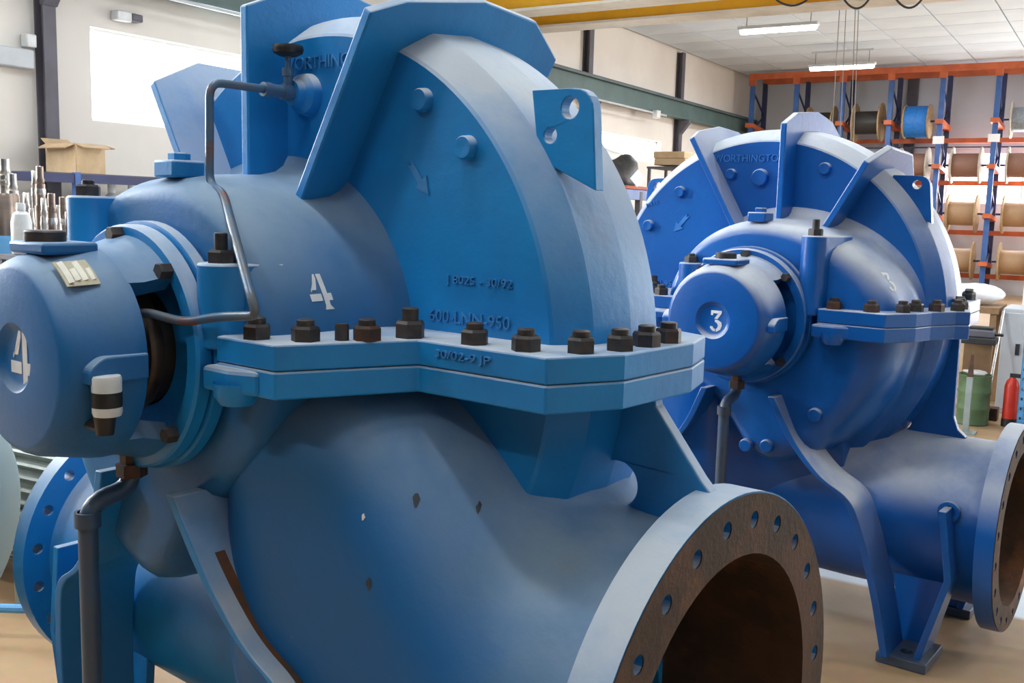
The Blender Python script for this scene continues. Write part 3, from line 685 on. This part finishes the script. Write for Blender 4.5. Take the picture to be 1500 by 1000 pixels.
# constant level oiler on the bearing housing
oc = P(MB().lathe([(-.082, 0), (-.082, .023), (-.076, .025), (-.066, .025)], 'z', (.214, -.768, 0), 24), 'oil_cup', 'white_plastic', xf=V)
P(MB().lathe([(-.066, .0255), (-.040, .0255)], 'z', (.214, -.768, 0), 24), 'oil_window', 'black', oc, xf=V)
P(MB().lathe([(-.040, .025), (-.016, .025), (-.012, .023), (-.011, 0)], 'z', (.214, -.768, 0), 24), 'cup_cap', 'white_plastic', oc, xf=V)
P(MB().lathe([(-.115, .0), (-.115, .015), (-.082, .019), (-.082, 0)], 'z', (.212, -.772, 0), 16), 'cup_bracket', 'dark', oc, xf=V)
P(MB().tube([(.212, -.768, -.105), (.15, -.768, -.105)], .011, 10), 'cup_elbow', 'dark', oc, xf=V)
# nameplate bent over the housing
def bent_plate(name, mt, a0, a1, y0, y1, r, par=None):
    v = []; f = []; n = 8
    for i in range(n+1):
        t = math.radians(a0+(a1-a0)*i/n)
        for (yy, dr) in ((y0, -.004), (y1, .0)):
            for th in (0, .002): v.append(((r+dr+th)*math.cos(t), yy, (r+dr+th)*math.sin(t)))
    for i in range(n):
        o = i*4
        f += [(o, o+4, o+6, o+2), (o+1, o+3, o+7, o+5), (o, o+1, o+5, o+4), (o+2, o+6, o+7, o+3)]
    f += [(0, 2, 3, 1), (n*4, n*4+1, n*4+3, n*4+2)]
    return P(MB().add(v, f), name, mt, par or r4, xf=V)
npl = bent_plate('nameplate', 'plate_brass', 44, 63, -.795, -.735, .1995)
for i in range(4): bent_plate('printed_line', 'plate_print', 45.5+(1.5 if i else 0), 61.5-(6 if i % 2 else 0), -.790+.0135*i, -.781+.0135*i, .2015, npl)
# pump number three, behind it
Z3 = 1.195
r3, X, V, P, dm3 = pump((-1.105, 4.064), -5.81, Z3, -1, '3', 'blue3', 'blue3', .855, .375,
                        'glossy blue split-case pump painted with the white number 3')
common(P, V, 'blue3', [(-.247, .517, .020), (-.125, .504, .032), (.13, .537, .022), (-.469, .445, .022), (-.61, .304, .022)])
lettering(P, V, 'WORTHINGTON', .040, -.175, .577, mt='blue3_worn', width=.30)
lettering(P, V, '600-LNN-950', .034, -.575, .065, mt='blue3_worn', width=.205)
lettering(P, V, 'PN 10', .022, -.60, .395, mt='blue3_worn', rot=.35)
v, f = stencil([ARROW], .095); P(on_front([(q[0], q[1], q[2]*4) for q in v], f, -.46, -.216, .317, math.radians(-132)), 'cast_arrow', 'blue3_worn', xf=V, smooth=0)
v, f = stencil(THREE, .066); P(on_front(v, f, .008, -.8148, -.003), 'number_three', 'white_paint', xf=V, smooth=0)
drape(P, dm3[0], THREE, .07, (.46, -.42, .145+Z3), (.2, .95, -.1), (-.45, 0, .9), (.88, -.2, .42), r3, 'number_three', 'white_paint')
P(MB().lathe([(-.32, .036), (-.345, .036), (-.345, .024), (-.335, .022), (-.335, 0)], 'y', (.69, 0, -.64), 24), 'neck_plug_boss', 'blue3', xf=V)
for (x, z) in ((.27, -.33), (.10, -.47), (.02, -.48)):
    P(MB().lathe([(-.50, .026), (-.545, .024), (-.548, .02), (-.548, 0)], 'y', (x, 0, z), 20), 'face_boss', 'blue3', xf=V)

# ------------------------------------------------------------------ cable rack on the back wall
UX = [-7.67, -6.66, -5.65, -4.64, -3.62, -2.57, -1.5, -.45]
YR0, YR1 = 22.75, 23.65
rack = empty('cable_reel_rack', (-4.1, 23.2, 0)); tag(rack, 'tall blue and orange rack holding cable reels on back wall', 'rack')
b0 = rack.location
def RP(mb, name, mt): return mb.build(name, mt, rack, xf=lambda p: p-b0, smooth=0)
for x in UX:
    for y in (YR0, YR1):
        mbp = MB().box((x, y, 2.32), (.10, .08, 4.64))
        RP(mbp, 'upright_post', 'rack_blue' if y == YR0 else 'rack_dark')
    for z in (.4, 1.4, 2.4, 3.4):
        RP(MB().bar((x, YR0, z), (x, YR1, z+.5), .03, .03), 'brace', 'rack_dark'); RP(MB().bar((x, YR1, z+.5), (x, YR0, z+1.0), .03, .03), 'brace', 'rack_dark')
    RP(MB().box((x, YR0-.03, 4.58), (.14, .1, .2)), 'post_cap', 'rack_orange')
for y in (YR0-.06, YR1): RP(MB().box((-4.06, y, 4.68), (7.35, .05, .13)), 'beam', 'rack_orange')
for z in (3.27, 2.37, 1.32, .40): RP(MB().box((-4.06, YR1-.02, z), (7.3, .05, .10)), 'beam', 'rack_orange')
RP(MB().box((-4.06, YR1-.02, 3.13), (7.3, .03, .03)), 'rod', 'rack_dark')
ROWS = [3.62, 2.70, 1.70, .72]
for x in UX:
    for z in ROWS:
        RP(MB().bar((x, YR0-.16, z-.02), (x, YR1+.05, z-.10), .16, .09), 'reel_arm', 'rack_orange')
for (x, z) in ((-3.62, 3.22), (-2.57, 3.25)): RP(MB().box((x, YR0-.05, z), (.22, .02, .16)), 'white_card', 'white_board')
def reel(bay, row, flange, cable, label, r=.38, wd=.56, shift=0, core=.24, axle=.42):
    xc = (UX[bay]+UX[bay+1])/2+shift; z = ROWS[row]+.02
    e = empty('cable_reel', (xc, 23.1, z)); tag(e, label, 'cable reel', 'cable reels on the rack')
    for sx in (-1, 1): MB().lathe([(sx*(wd/2-.02), .03), (sx*(wd/2-.02), r-.006), (sx*(wd/2-.014), r), (sx*(wd/2+.006), r), (sx*(wd/2+.012), r-.006), (sx*(wd/2+.012), .03)], 'x', n=32).build('reel_flange', flange, e)
    MB().lathe([(-wd/2+.01, core), (-wd/2+.03, core+.008), (wd/2-.03, core+.008), (wd/2-.01, core)], 'x', n=32).build('wound_cable', cable, e)
    MB().tube([(-axle, 0, 0), (axle, 0, 0)], .022, 8).build('axle', 'rack_dark', e)
reel(1, 0, 'wood', 'cable_black', 'plywood reel of black cable on top row above the vertical pump rib')
reel(2, 0, 'wood', 'cable_black', 'plywood reel of black cable on top row beside the blue cable reel', r=.42)
reel(3, 0, 'wood', 'cable_blue', 'plywood reel wound full with bright blue cable', r=.36, core=.32, wd=.50)
reel(5, 0, 'wood_white', 'cable_grey', 'grey wound reel on top row past the empty bay')
reel(2, 1, 'wood', 'cable_tan', 'small tan reel low behind the pump rib', r=.2, core=.12, shift=-.12, wd=.4, axle=.25)
reel(3, 1, 'wood_white', 'cable_brown', 'pale flanged reel of brown cable right behind the pump lifting lug')
reel(4, 1, 'wood_white', 'cable_brown', 'pale flanged reel of brown cable before the bright window, below the empty bay')
reel(5, 1, 'wood_white', 'cable_brown', 'pale flanged reel of brown cable before the window, below the grey reel')
reel(4, 2, 'wood', 'cable_tan', 'tan cable reel below the bright window beside the glossy pump', r=.40)
reel(5, 2, 'wood', 'cable_tan', 'tan cable reel below the bright window, one bay farther from the pump', r=.40)
reel(4, 3, 'wood', 'cable_tan', 'tan cable reel with torn paper on the lowest row beside the glossy pump', r=.40)
reel(5, 3, 'wood', 'cable_tan', 'tan cable reel on the lowest row near the white panel', r=.40)

# ------------------------------------------------------------------ things along the left wall
# wall shelf with open box
XS = XW+.75
sh = empty('storage_rack', (XS, 6.2, 0)); tag(sh, 'blue-beamed storage rack by the wall holding an open cardboard box', 'rack')
p0 = on_plane(78, 247, 0, XS); p1 = on_plane(205, 264, 0, XS); zs = p0.z-.02
def SP(mb, name, mt, **k): return mb.build(name, mt, sh, xf=lambda p: p-sh.location, **k)
SP(MB().box((XS, (p0.y+p1.y)/2+.4, zs-.05), (.04, p1.y-p0.y+1.9, .07)), 'beam', 'rack_dark')
SP(MB().box((XS-.3, (p0.y+p1.y)/2+.6, zs-.02), (.6, p1.y-p0.y+1.5, .03)), 'shelf_board', 'steel_grey')
SP(MB().box((XS-.3, (p0.y+p1.y)/2+.6, zs-.62), (.6, p1.y-p0.y+1.5, .03)), 'shelf_board', 'steel_grey')
pp = on_plane(112, 270, 0, XS)
for yy in (p0.y-.5, pp.y, p1.y+.9): SP(MB().box((XS, yy, zs/2-.005), (.05, .05, zs+.01)), 'upright_post', 'rack_blue')
# open cardboard box
ck = on_plane(112, 248, 0, XS-.08); bw, bd = .27, .40
bx = empty('cardboard_box', (XS-.08-bd/2, ck.y+bw/2, zs-.002)); tag(bx, 'open cardboard box with drooping flaps on the blue rack', 'box')
hb = .24
mb = MB()
for (cx, cy, dx, dy) in ((bd/2, 0, .012, bw), (-bd/2, 0, .012, bw), (0, bw/2, bd, .012), (0, -bw/2, bd, .012)): mb.box((cx, cy, hb/2), (dx, dy, hb))
mb.box((0, 0, .006), (bd, bw, .012)); mb.build('box_body', 'cardboard', bx, smooth=0)
for (o_, ux, uy, L_, Wd) in (((bd/2, 0, hb), (0, 1, 0), (.75, 0, -.25), bw, .10), ((-bd/2, 0, hb), (0, 1, 0), (-.7, 0, .4), bw, .1), ((0, bw/2, hb), (1, 0, 0), (0, .8, -.15), bd, .12), ((0, -bw/2, hb), (1, 0, 0), (0, -.7, -.3), bd, .10)):
    u2 = Vector(uy).normalized(); MB().prism([(-L_/2, 0), (L_/2, 0), (L_/2*.92, Wd), (-L_/2*.92, Wd)], o_, ux, u2, Vector(ux).cross(u2), .008).build('flap', 'cardboard_in', bx, smooth=0)
# bottles on the lower shelf
def bottle(px, py0, py1, dep, r, label, mt='white_plastic'):
    t_, b2 = at(px, py0, dep), at(px, py1, dep); h = t_.z-b2.z
    e = empty('plastic_bottle', b2); tag(e, label, 'bottle')
    MB().lathe([(0, 0), (0, r*.92), (.01, r), (h*.62, r), (h*.78, r*.8), (h*.84, r*.42), (h*.86, r*.42)], 'z', n=20).build('bottle_body', mt, e)
    MB().lathe([(h*.86, r*.46), (h*.98, r*.46), (h, r*.4), (h, 0)], 'z', n=16).build('bottle_cap', mt, e)
def shelf_bottle(px, py, r, label):
    q = on_plane(px, py, 0, XS-.3); e = empty('plastic_bottle', (q.x, q.y, zs-.600)); tag(e, label, 'bottle'); h = min(q.z-zs+.600, .53)
    MB().lathe([(0, 0), (0, r*.92), (.01, r), (h*.62, r), (h*.78, r*.8), (h*.84, r*.42), (h*.86, r*.42)], 'z', n=20).build('bottle_body', 'white_plastic', e)
    MB().lathe([(h*.86, r*.46), (h*.98, r*.46), (h, r*.4), (h, 0)], 'z', n=16).build('bottle_cap', 'white_plastic', e)
shelf_bottle(163, 259, .075, 'white plastic jug on the rack shelf behind the pump housing')
shelf_bottle(190, 260, .045, 'slim white bottle on the rack shelf next to the jug')
# wall fittings
def wall_box(px, py, dy, dz, mt, name, label, cat):
    p = on_plane(px, py, 0, XW+.05); e = MB().box((XW+.05, p.y, p.z), (.1, dy, dz)).build(name, mt, bevel=.012); tag(e, label, cat); return e
wall_box(178, 24, .16, .09, 'white_plastic', 'wall_lamp_box', 'white electrical box on the wall above the large window', 'electrical box')
wall_box(197, 27, .12, .07, 'steel_grey', 'speaker_box', 'small grey box on the wall beside the white electrical box', 'electrical box')
wall_box(42, 60, .09, .11, 'white_plastic', 'junction_box', 'white junction box on the wall beside the grey steel column', 'electrical box')
wall_box(18, 84, .34, .16, 'cab_grey', 'emergency_light', 'long grey emergency light fixture on the wall near column', 'wall light')
# machined pump shafts standing upright
shafts = [(6, 232, .050, 'steel', 6.0), (18, 254, .040, 'steel', 5.9), (29, 300, .030, 'steel', 5.8), (38, 282, .028, 'steel', 5.7), (50, 250, .026, 'steel', 5.9), (58, 243, .034, 'steel_brown', 5.6), (64, 290, .026, 'steel', 5.5), (75, 283, .032, 'steel_brown', 5.15), (84, 300, .024, 'steel', 5.4), (92, 288, .036, 'steel_brown', 5.7), (46, 305, .022, 'steel', 5.3), (99, 310, .024, 'steel_brown', 5.3), (24, 318, .02, 'steel', 5.2)]
DESC = ['tallest stepped steel shaft standing at the far wall end', 'tall stepped shaft beside the tallest one', 'thin bright shaft between two tall shafts', 'bright shaft with stepped end near the grey column', 'slim shaft just before the grey column', 'brown stepped shaft standing before the grey column', 'thin bright shaft before the column foot', 'oiled brown shaft past the grey column', 'thin bright shaft between two brown shafts', 'thick brown shaft under the rack box', 'shortest bright shaft beside the spray bottle', 'short brown shaft next to the pump housing', 'short bright shaft beside the brown drum']
for (px, py, r, mt, dep), ds in zip(shafts, DESC):
    t_ = at(px, py, dep); h = t_.z; e = empty('pump_shaft', (t_.x, t_.y, 0)); tag(e, ds, 'shaft', 'machined shafts standing by the wall')
    MB().lathe([(0, 0), (0, r), (h*.55, r), (h*.55, r*1.25), (h*.62, r*1.25), (h*.62, r), (h-.22, r)], 'z', n=16).build('shaft_body', mt, e)
    MB().lathe([(h-.22, r), (h-.22, r*.8), (h-.10, r*.8), (h-.10, r*.62), (h-.09, r*.72), (h-.07, r*.72), (h-.07, r*.6), (h-.004, r*.6), (h, r*.5), (h, 0)], 'z', n=16).build('shaft_end', mt, e)
    MB().lathe([(h-.16, r*.84), (h-.15, r*.88), (h-.135, r*.88), (h-.125, r*.84)], 'z', n=16).build('shaft_ring', 'steel', e)
t_ = at(4, 283, 5.0); b2 = at(4, 345, 5.0)
e = empty('steel_drum', (t_.x, t_.y, 0)); tag(e, 'brown steel cylinder with blue foot standing among the shafts', 'cylinder')
MB().lathe([(b2.z, .075), (t_.z-.01, .075), (t_.z, .07), (t_.z, 0)], 'z', n=24).build('cylinder_body', 'steel_brown', e)
MB().lathe([(0, 0), (0, .11), (b2.z-.02, .11), (b2.z, .10), (b2.z, .07)], 'z', n=24).build('cylinder_foot', 'blue_light', e)
bottle(33, 297, 372, 4.6, .045, 'white plastic spray bottle among the machined shafts')
q = at(33, 372, 4.6); e = empty('tool_stand', (q.x, q.y, 0)); tag(e, 'small grey stand under the white spray bottle', 'stand')
MB().box((0, 0, q.z-.012), (.16, .16, .02)).build('stand_top', 'steel_grey', e, smooth=0)
for sx in (-.06, .06):
    for sy in (-.06, .06): MB().box((sx, sy, (q.z-.022)/2), (.02, .02, q.z-.022)).build('leg', 'steel_grey', e, smooth=0)
# electric motor lying behind, seen through the gap
def motor():
    c = at(10, 700, 3.7); e = empty('electric_motor', (c.x-.35, c.y+.27, 0), math.radians(4)); tag(e, 'grey electric motor with cooling fins behind pale green cover disc', 'motor')
    R = .30
    MB().lathe([(-.62, 0), (-.62, R*.8), (-.58, R*.9), (.58, R*.9), (.62, R*.8), (.62, 0)], 'x', (0, 0, .40), 48).build('motor_body', 'motor_grey', e)
    for k in range(44):
        a = 2*PI*k/44; er = Vector((0, math.cos(a), math.sin(a)))
        if abs(math.sin(a)+.0) < 2: MB().bar(Vector((-.55, 0, .40))+er*R*.96, Vector((.55, 0, .40))+er*R*.96, .010, .06, up=er).build('cooling_fin', 'motor_grey', e, smooth=0)
    for x in (-.35, .35): MB().box((x, 0, .06), (.14, .5, .12)).build('motor_foot', 'motor_grey', e, bevel=.01)
motor()
c = at(-136, 770, 2.75)
e = empty('cover_disc', (c.x, c.y, 0)); e.rotation_euler = (0, 0, math.radians(14)); tag(e, 'pale green round cover standing on edge at floor level', 'cover')
MB().lathe([(-.03, 0), (-.03, .37), (-.02, .385), (.02, .385), (.03, .37), (.03, .30), (.05, .28), (.05, 0)], 'x', (0, 0, c.z), 64).build('disc', 'pale_green', e)
MB().box((0, 0, (c.z-.37)/2), (.10, .4, max(.05, c.z-.37))).build('stand', 'timber', e)
a, b_ = at(-60, 880, 3.5), at(60, 882, 3.5)
tag(MB().tube([(a.x, a.y, .12), (b_.x, b_.y, .12)], .016, 10).build('blue_bar', 'blue_light'), 'thin blue bar lying near the floor by the discharge flange', 'bar')

# ------------------------------------------------------------------ shelf between the pumps
D = 12.2
sh2 = empty('storage_shelf', at(935, 330, D)); sh2.location.z = 0; tag(sh2, 'blue shelf with cartons seen between the two pumps', 'shelf')
zt = at(935, 281, D).z; ex_ = Vector((0, 1, 0)); bl = sh2.location
def S2(c, d, name, mt): return MB().box(c, d).build(name, mt, sh2, smooth=0, bevel=.004)
S2((0, .6, zt-.04), (.06, 3.2, .12), 'beam', 'rack_blue')
S2((-.5, .6, zt), (1.0, 3.2, .03), 'shelf_board', 'timber')
S2((-.5, .6, zt-.95), (1.0, 3.2, .03), 'shelf_board', 'timber')
for y in (-.9, -.02, 2.1): S2((0, y, zt/2), (.07, .07, zt), 'upright_post', 'steel_grey')
for i, (y, wd, h) in enumerate(((-.42, .7, .62), (.36, .6, .70), (1.05, .6, .55))):
    tag(MB().box((bl.x-.36, bl.y+y, zt-.932+h/2), (.5, wd, h)).build('carton', 'cardboard', bevel=.01), ['brown carton on the shelf left of the grey post', 'brown carton on the shelf right of the grey post', 'brown carton on the shelf nearest the glossy pump'][i], 'box')
def lump(name, mt, c, d, label, cat, seed=0, n=3, amp=.18):
    bm = bmesh.new(); bmesh.ops.create_icosphere(bm, subdivisions=n, radius=.5); rnd = random.Random(seed)
    ph = [(rnd.uniform(2, 7), rnd.uniform(2, 7), rnd.uniform(2, 7), rnd.uniform(0, 6)) for _ in range(5)]
    for v in bm.verts:
        k = 1+amp*sum(math.sin(v.co.x*a+v.co.y*b+v.co.z*c_+p) for a, b, c_, p in ph)/2.5
        v.co = Vector((v.co.x*k*d[0], v.co.y*k*d[1], max(v.co.z*k, -.36)*d[2]))
    me = bpy.data.meshes.new(name); bm.to_mesh(me); bm.free(); me.polygons.foreach_set('use_smooth', [True]*len(me.polygons)); me.materials.append(M[mt])
    o = link(name, me); o.location = c; tag(o, label, cat); return o
q = at(907, 243, D+.3); bagz = zt+.015
lump('black_bag', 'bag', (bl.x-.34, q.y-.08, bagz+.20), (.4, .60, .50), 'crumpled black bag with white labels on the shelf', 'bag', 3)
q2 = at(955, 245, D+.3)
lump('plastic_sheet', 'sheet', (bl.x-.80, q2.y+.25, bagz+.24), (.34, 1.5, .64), 'pale plastic sheet draped over goods on the shelf', 'sheet', 5)
mb = MB().prism([(-.6, 0), (.6, 0), (.55, .045), (-.5, .05)], (bl.x-.06, bl.y+.2, bagz+.004), (0, 1, 0), (0, 0, 1), (1, 0, 0), .08)
tag(mb.build('orange_sling', 'orange_tarp', bevel=.02), 'orange folded sling on the shelf edge', 'sling')
q = at(934, 261, D-.35); mb = MB().prism([(0, .105), (.09, 0), (0, -.105), (-.09, 0)], q, RT, (0, 0, 1), FW, .006)
e = tag(mb.build('diamond_label', 'white_board', smooth=0), 'white diamond label hanging on the blue shelf', 'label')
for i, (px, py) in enumerate(((997, 228), (998, 238))):
    q = at(px, py, 15.2); tag(MB().box((q.x-.1, q.y, q.z), (.5, .45, .10)).build('carton', 'cardboard', bevel=.01), ['upper flat carton on tall stack behind the glossy pump', 'lower flat carton on tall stack behind the glossy pump'][i], 'box')
q = at(997, 243, 15.2); e = empty('storage_shelf', (q.x-.1, q.y, 0)); tag(e, 'grey stand carrying two flat cartons behind the glossy pump', 'shelf')
MB().box((0, 0, q.z-.04), (.6, .7, .03)).build('shelf_board', 'steel_grey', e, smooth=0)
for sx in (-.27, .27):
    for sy in (-.32, .32): MB().box((sx, sy, (q.z-.05)/2), (.04, .04, q.z-.05)).build('leg', 'steel_grey', e, smooth=0)

# ------------------------------------------------------------------ things at the right behind the pump
def floor_at(px, py): return on_plane(px, py, 2, 0)
# green drum
p = floor_at(1423, 620); dr = empty('green_drum', (p.x, p.y, 0)); tag(dr, 'small green ribbed steel drum standing on the floor', 'drum')
dep = (p-CAM).dot(FW); h = at(1423, 546, dep).z; R = 22/F_PX*dep
pr = [(0, 0), (0, R), (.012, R*1.03), (.02, R)]
for k in (.33, .66): pr += [(h*k-.02, R), (h*k-.006, R*1.035), (h*k+.006, R*1.035), (h*k+.02, R)]
pr += [(h-.02, R), (h-.012, R*1.03), (h, R*1.03), (h, R*.96), (h-.015, R*.94), (h-.015, 0)]
MB().lathe(pr, 'z', n=36).build('drum_body', 'green', dr)
lump('white_rag', 'sheet', (p.x, p.y, h+.01), (R*1.5, R*1.5, .05), 'white rag lying on the green drum', 'rag', 11, 2)
# grey post before the drum
p = floor_at(1414, 634); dep = (p-CAM).dot(FW); h = at(1414, 517, dep).z
e = empty('steel_post', (p.x, p.y, 0)); tag(e, 'grey steel post standing before the green drum', 'post')
MB().box((0, 0, h*.36), (.04, .05, h*.72)).build('post_body', 'motor_grey', e, smooth=0)
MB().prism([(-.02, h*.72), (.02, h*.72), (.012, h), (-.004, h)], (0, 0, 0), (1, 0, 0), (0, 0, 1), (0, 1, 0), .03).build('post_tip', 'rustnut', e, smooth=0)
MB().box((0, 0, .006), (.14, .14, .012)).build('base_plate', 'motor_grey', e, smooth=0)
# grey cabinet with handle
p = floor_at(1456, 603); dep = (p-CAM).dot(FW); h = at(1456, 449, dep).z
cb = empty('metal_cabinet', (p.x+.26, p.y+.25, 0)); tag(cb, 'light grey metal cabinet behind the green drum', 'cabinet')
MB().box((0, 0, h/2), (.52, .5, h)).build('cabinet_body', 'cab_grey', cb, smooth=0, bevel=.008)
dd = MB().box((0, -.256, h*.5), (.50, .014, h*.92)).build('cabinet_door', 'cab_grey', cb, smooth=0, bevel=.004)
MB().box((-.13, -.27, h*.62), (.03, .014, .09)).build('handle', 'black', dd, smooth=0)
sk = at(1423, 448, dep); 
e = empty('work_bench', (p.x-.34, p.y+.3, 0)); tag(e, 'wooden work bench carrying a white sack behind glossy pump', 'bench')
MB().box((0, 0, h-.03), (.62, .6, .05)).build('bench_top', 'timber', e, smooth=0)
for sx in (-.27, .27):
    for sy in (-.26, .26): MB().box((sx, sy, (h-.055)/2), (.05, .05, h-.055)).build('leg', 'timber', e, smooth=0)
lump('white_sack', 'white_board', (p.x-.28, p.y+.28, h+.08), (.52, .4, .20), 'white sack slumped on the work bench', 'sack', 8)
tag(MB().box((p.x-.19, p.y-.06, .31), (.20, .03, .62)).build('cardboard_sheet', 'cardboard', bevel=.004), 'tall cardboard sheet leaning behind the green drum', 'cardboard')
q = at(1432, 490, dep-.55); e = empty('black_machine', (q.x, q.y, q.z-.06)); tag(e, 'black vise-like machine tool at the end of pump flange', 'machine')
MB().box((0, 0, .02), (.28, .2, .05)).build('machine_base', 'black', e, bevel=.008)
MB().box((.02, 0, .075), (.20, .16, .06)).build('machine_body', 'steel_grey', e, bevel=.012)
MB().box((.0, 0, .115), (.22, .12, .02)).build('machine_top', 'black', e, bevel=.005)
MB().tube([(.1, 0, .07), (.18, 0, .07)], .012, 10).build('spindle', 'black', e)
MB().box((0, .12, -(q.z-.06)/2), (.2, .06, q.z-.06-.01)).build('machine_column', 'timber', e, smooth=0)
a = on_plane(1452, 500, 1, p.y-.28); b_ = on_plane(1470, 455, 1, p.y-.027)
tag(MB().tube([(a.x, a.y, .012), (b_.x, b_.y, b_.z)], .012, 10).build('leaning_pole', 'steel'), 'slim grey pole leaning from drum against the cabinet', 'pole')
# small brown box
p = floor_at(1449, 614); e = empty('small_box', (p.x, p.y, 0)); tag(e, 'small brown open box beside the green drum', 'box')
MB().box((0, 0, .05), (.12, .12, .10)).build('box_body', 'rustnut', e, bevel=.004)
MB().box((0, -.062, .055), (.09, .006, .05)).build('box_front', 'black', e, smooth=0)
# red fire extinguisher shaped tank
p = floor_at(1477, 624); dep = (p-CAM).dot(FW); h = at(1477, 551, dep).z
e = empty('red_tank', (p.x, p.y, 0)); tag(e, 'red tank with black foot beside the blue shelf', 'tank')
MB().lathe([(.05, 0), (.05, .052), (h*.82, .052), (h*.93, .04), (h, .018), (h, 0)], 'z', n=24).build('tank_body', 'red', e)
MB().lathe([(0, 0), (0, .055), (.06, .055), (.065, .05)], 'z', n=24).build('tank_foot', 'black', e)
MB().box((.02, 0, h+.015), (.08, .02, .03)).build('valve_lever', 'black', e, smooth=0)
# blue slotted shelf
p = floor_at(1491, 640); dep = (p-CAM).dot(FW); h = at(1493, 478, dep).z
bs_ = empty('slotted_shelf', (p.x, p.y, 0)); tag(bs_, 'light blue slotted steel shelf beside the red tank', 'shelf')
for (x, y) in ((0, 0), (.7, 0), (0, .4), (.7, .4)):
    po = MB().box((x, y+.02, h/2), (.035, .004, h)).box((x-.0175, y+.035, h/2), (.004, .034, h)).build('slotted_post', 'blue_light', bs_, smooth=0)
    for k in range(10): MB().box((x, y+.0165, h*.08+h*.9*k/10), (.012, .004, .02)).build('slot', 'dark', po, smooth=0)
for z in (.12, .42, .70):
    MB().box((.35, .2, z), (.7, .4, .02)).build('shelf_board', 'blue_light', bs_, smooth=0)
    MB().box((.35, .012, z-.03), (.7, .006, .08)).build('shelf_edge', 'blue_light', bs_, smooth=0)
for i, z in enumerate((.135, .435)): tag(MB().box((p.x+.22, p.y+.2, z+.07), (.3, .25, .13)).build('storage_bin', 'black', bevel=.01), ['black bin on the lowest board of the blue shelf', 'black bin on the middle board of the blue shelf'][i], 'bin')
p = floor_at(1474, 575); dep = (p-CAM).dot(FW)
a = at(1487, 560, dep); t_ = at(1500, 330, dep)
e = empty('partition_panel', (a.x, a.y, 0)); tag(e, 'tall white panel standing behind the blue shelf', 'panel')
MB().box((.6, 0, t_.z/2+.25), (1.2, .06, t_.z+.5)).build('panel_board', 'white_board', e, smooth=0)
MB().box((.6, 0, .02), (1.25, .3, .04)).build('panel_foot', 'steel_grey', e, smooth=0)
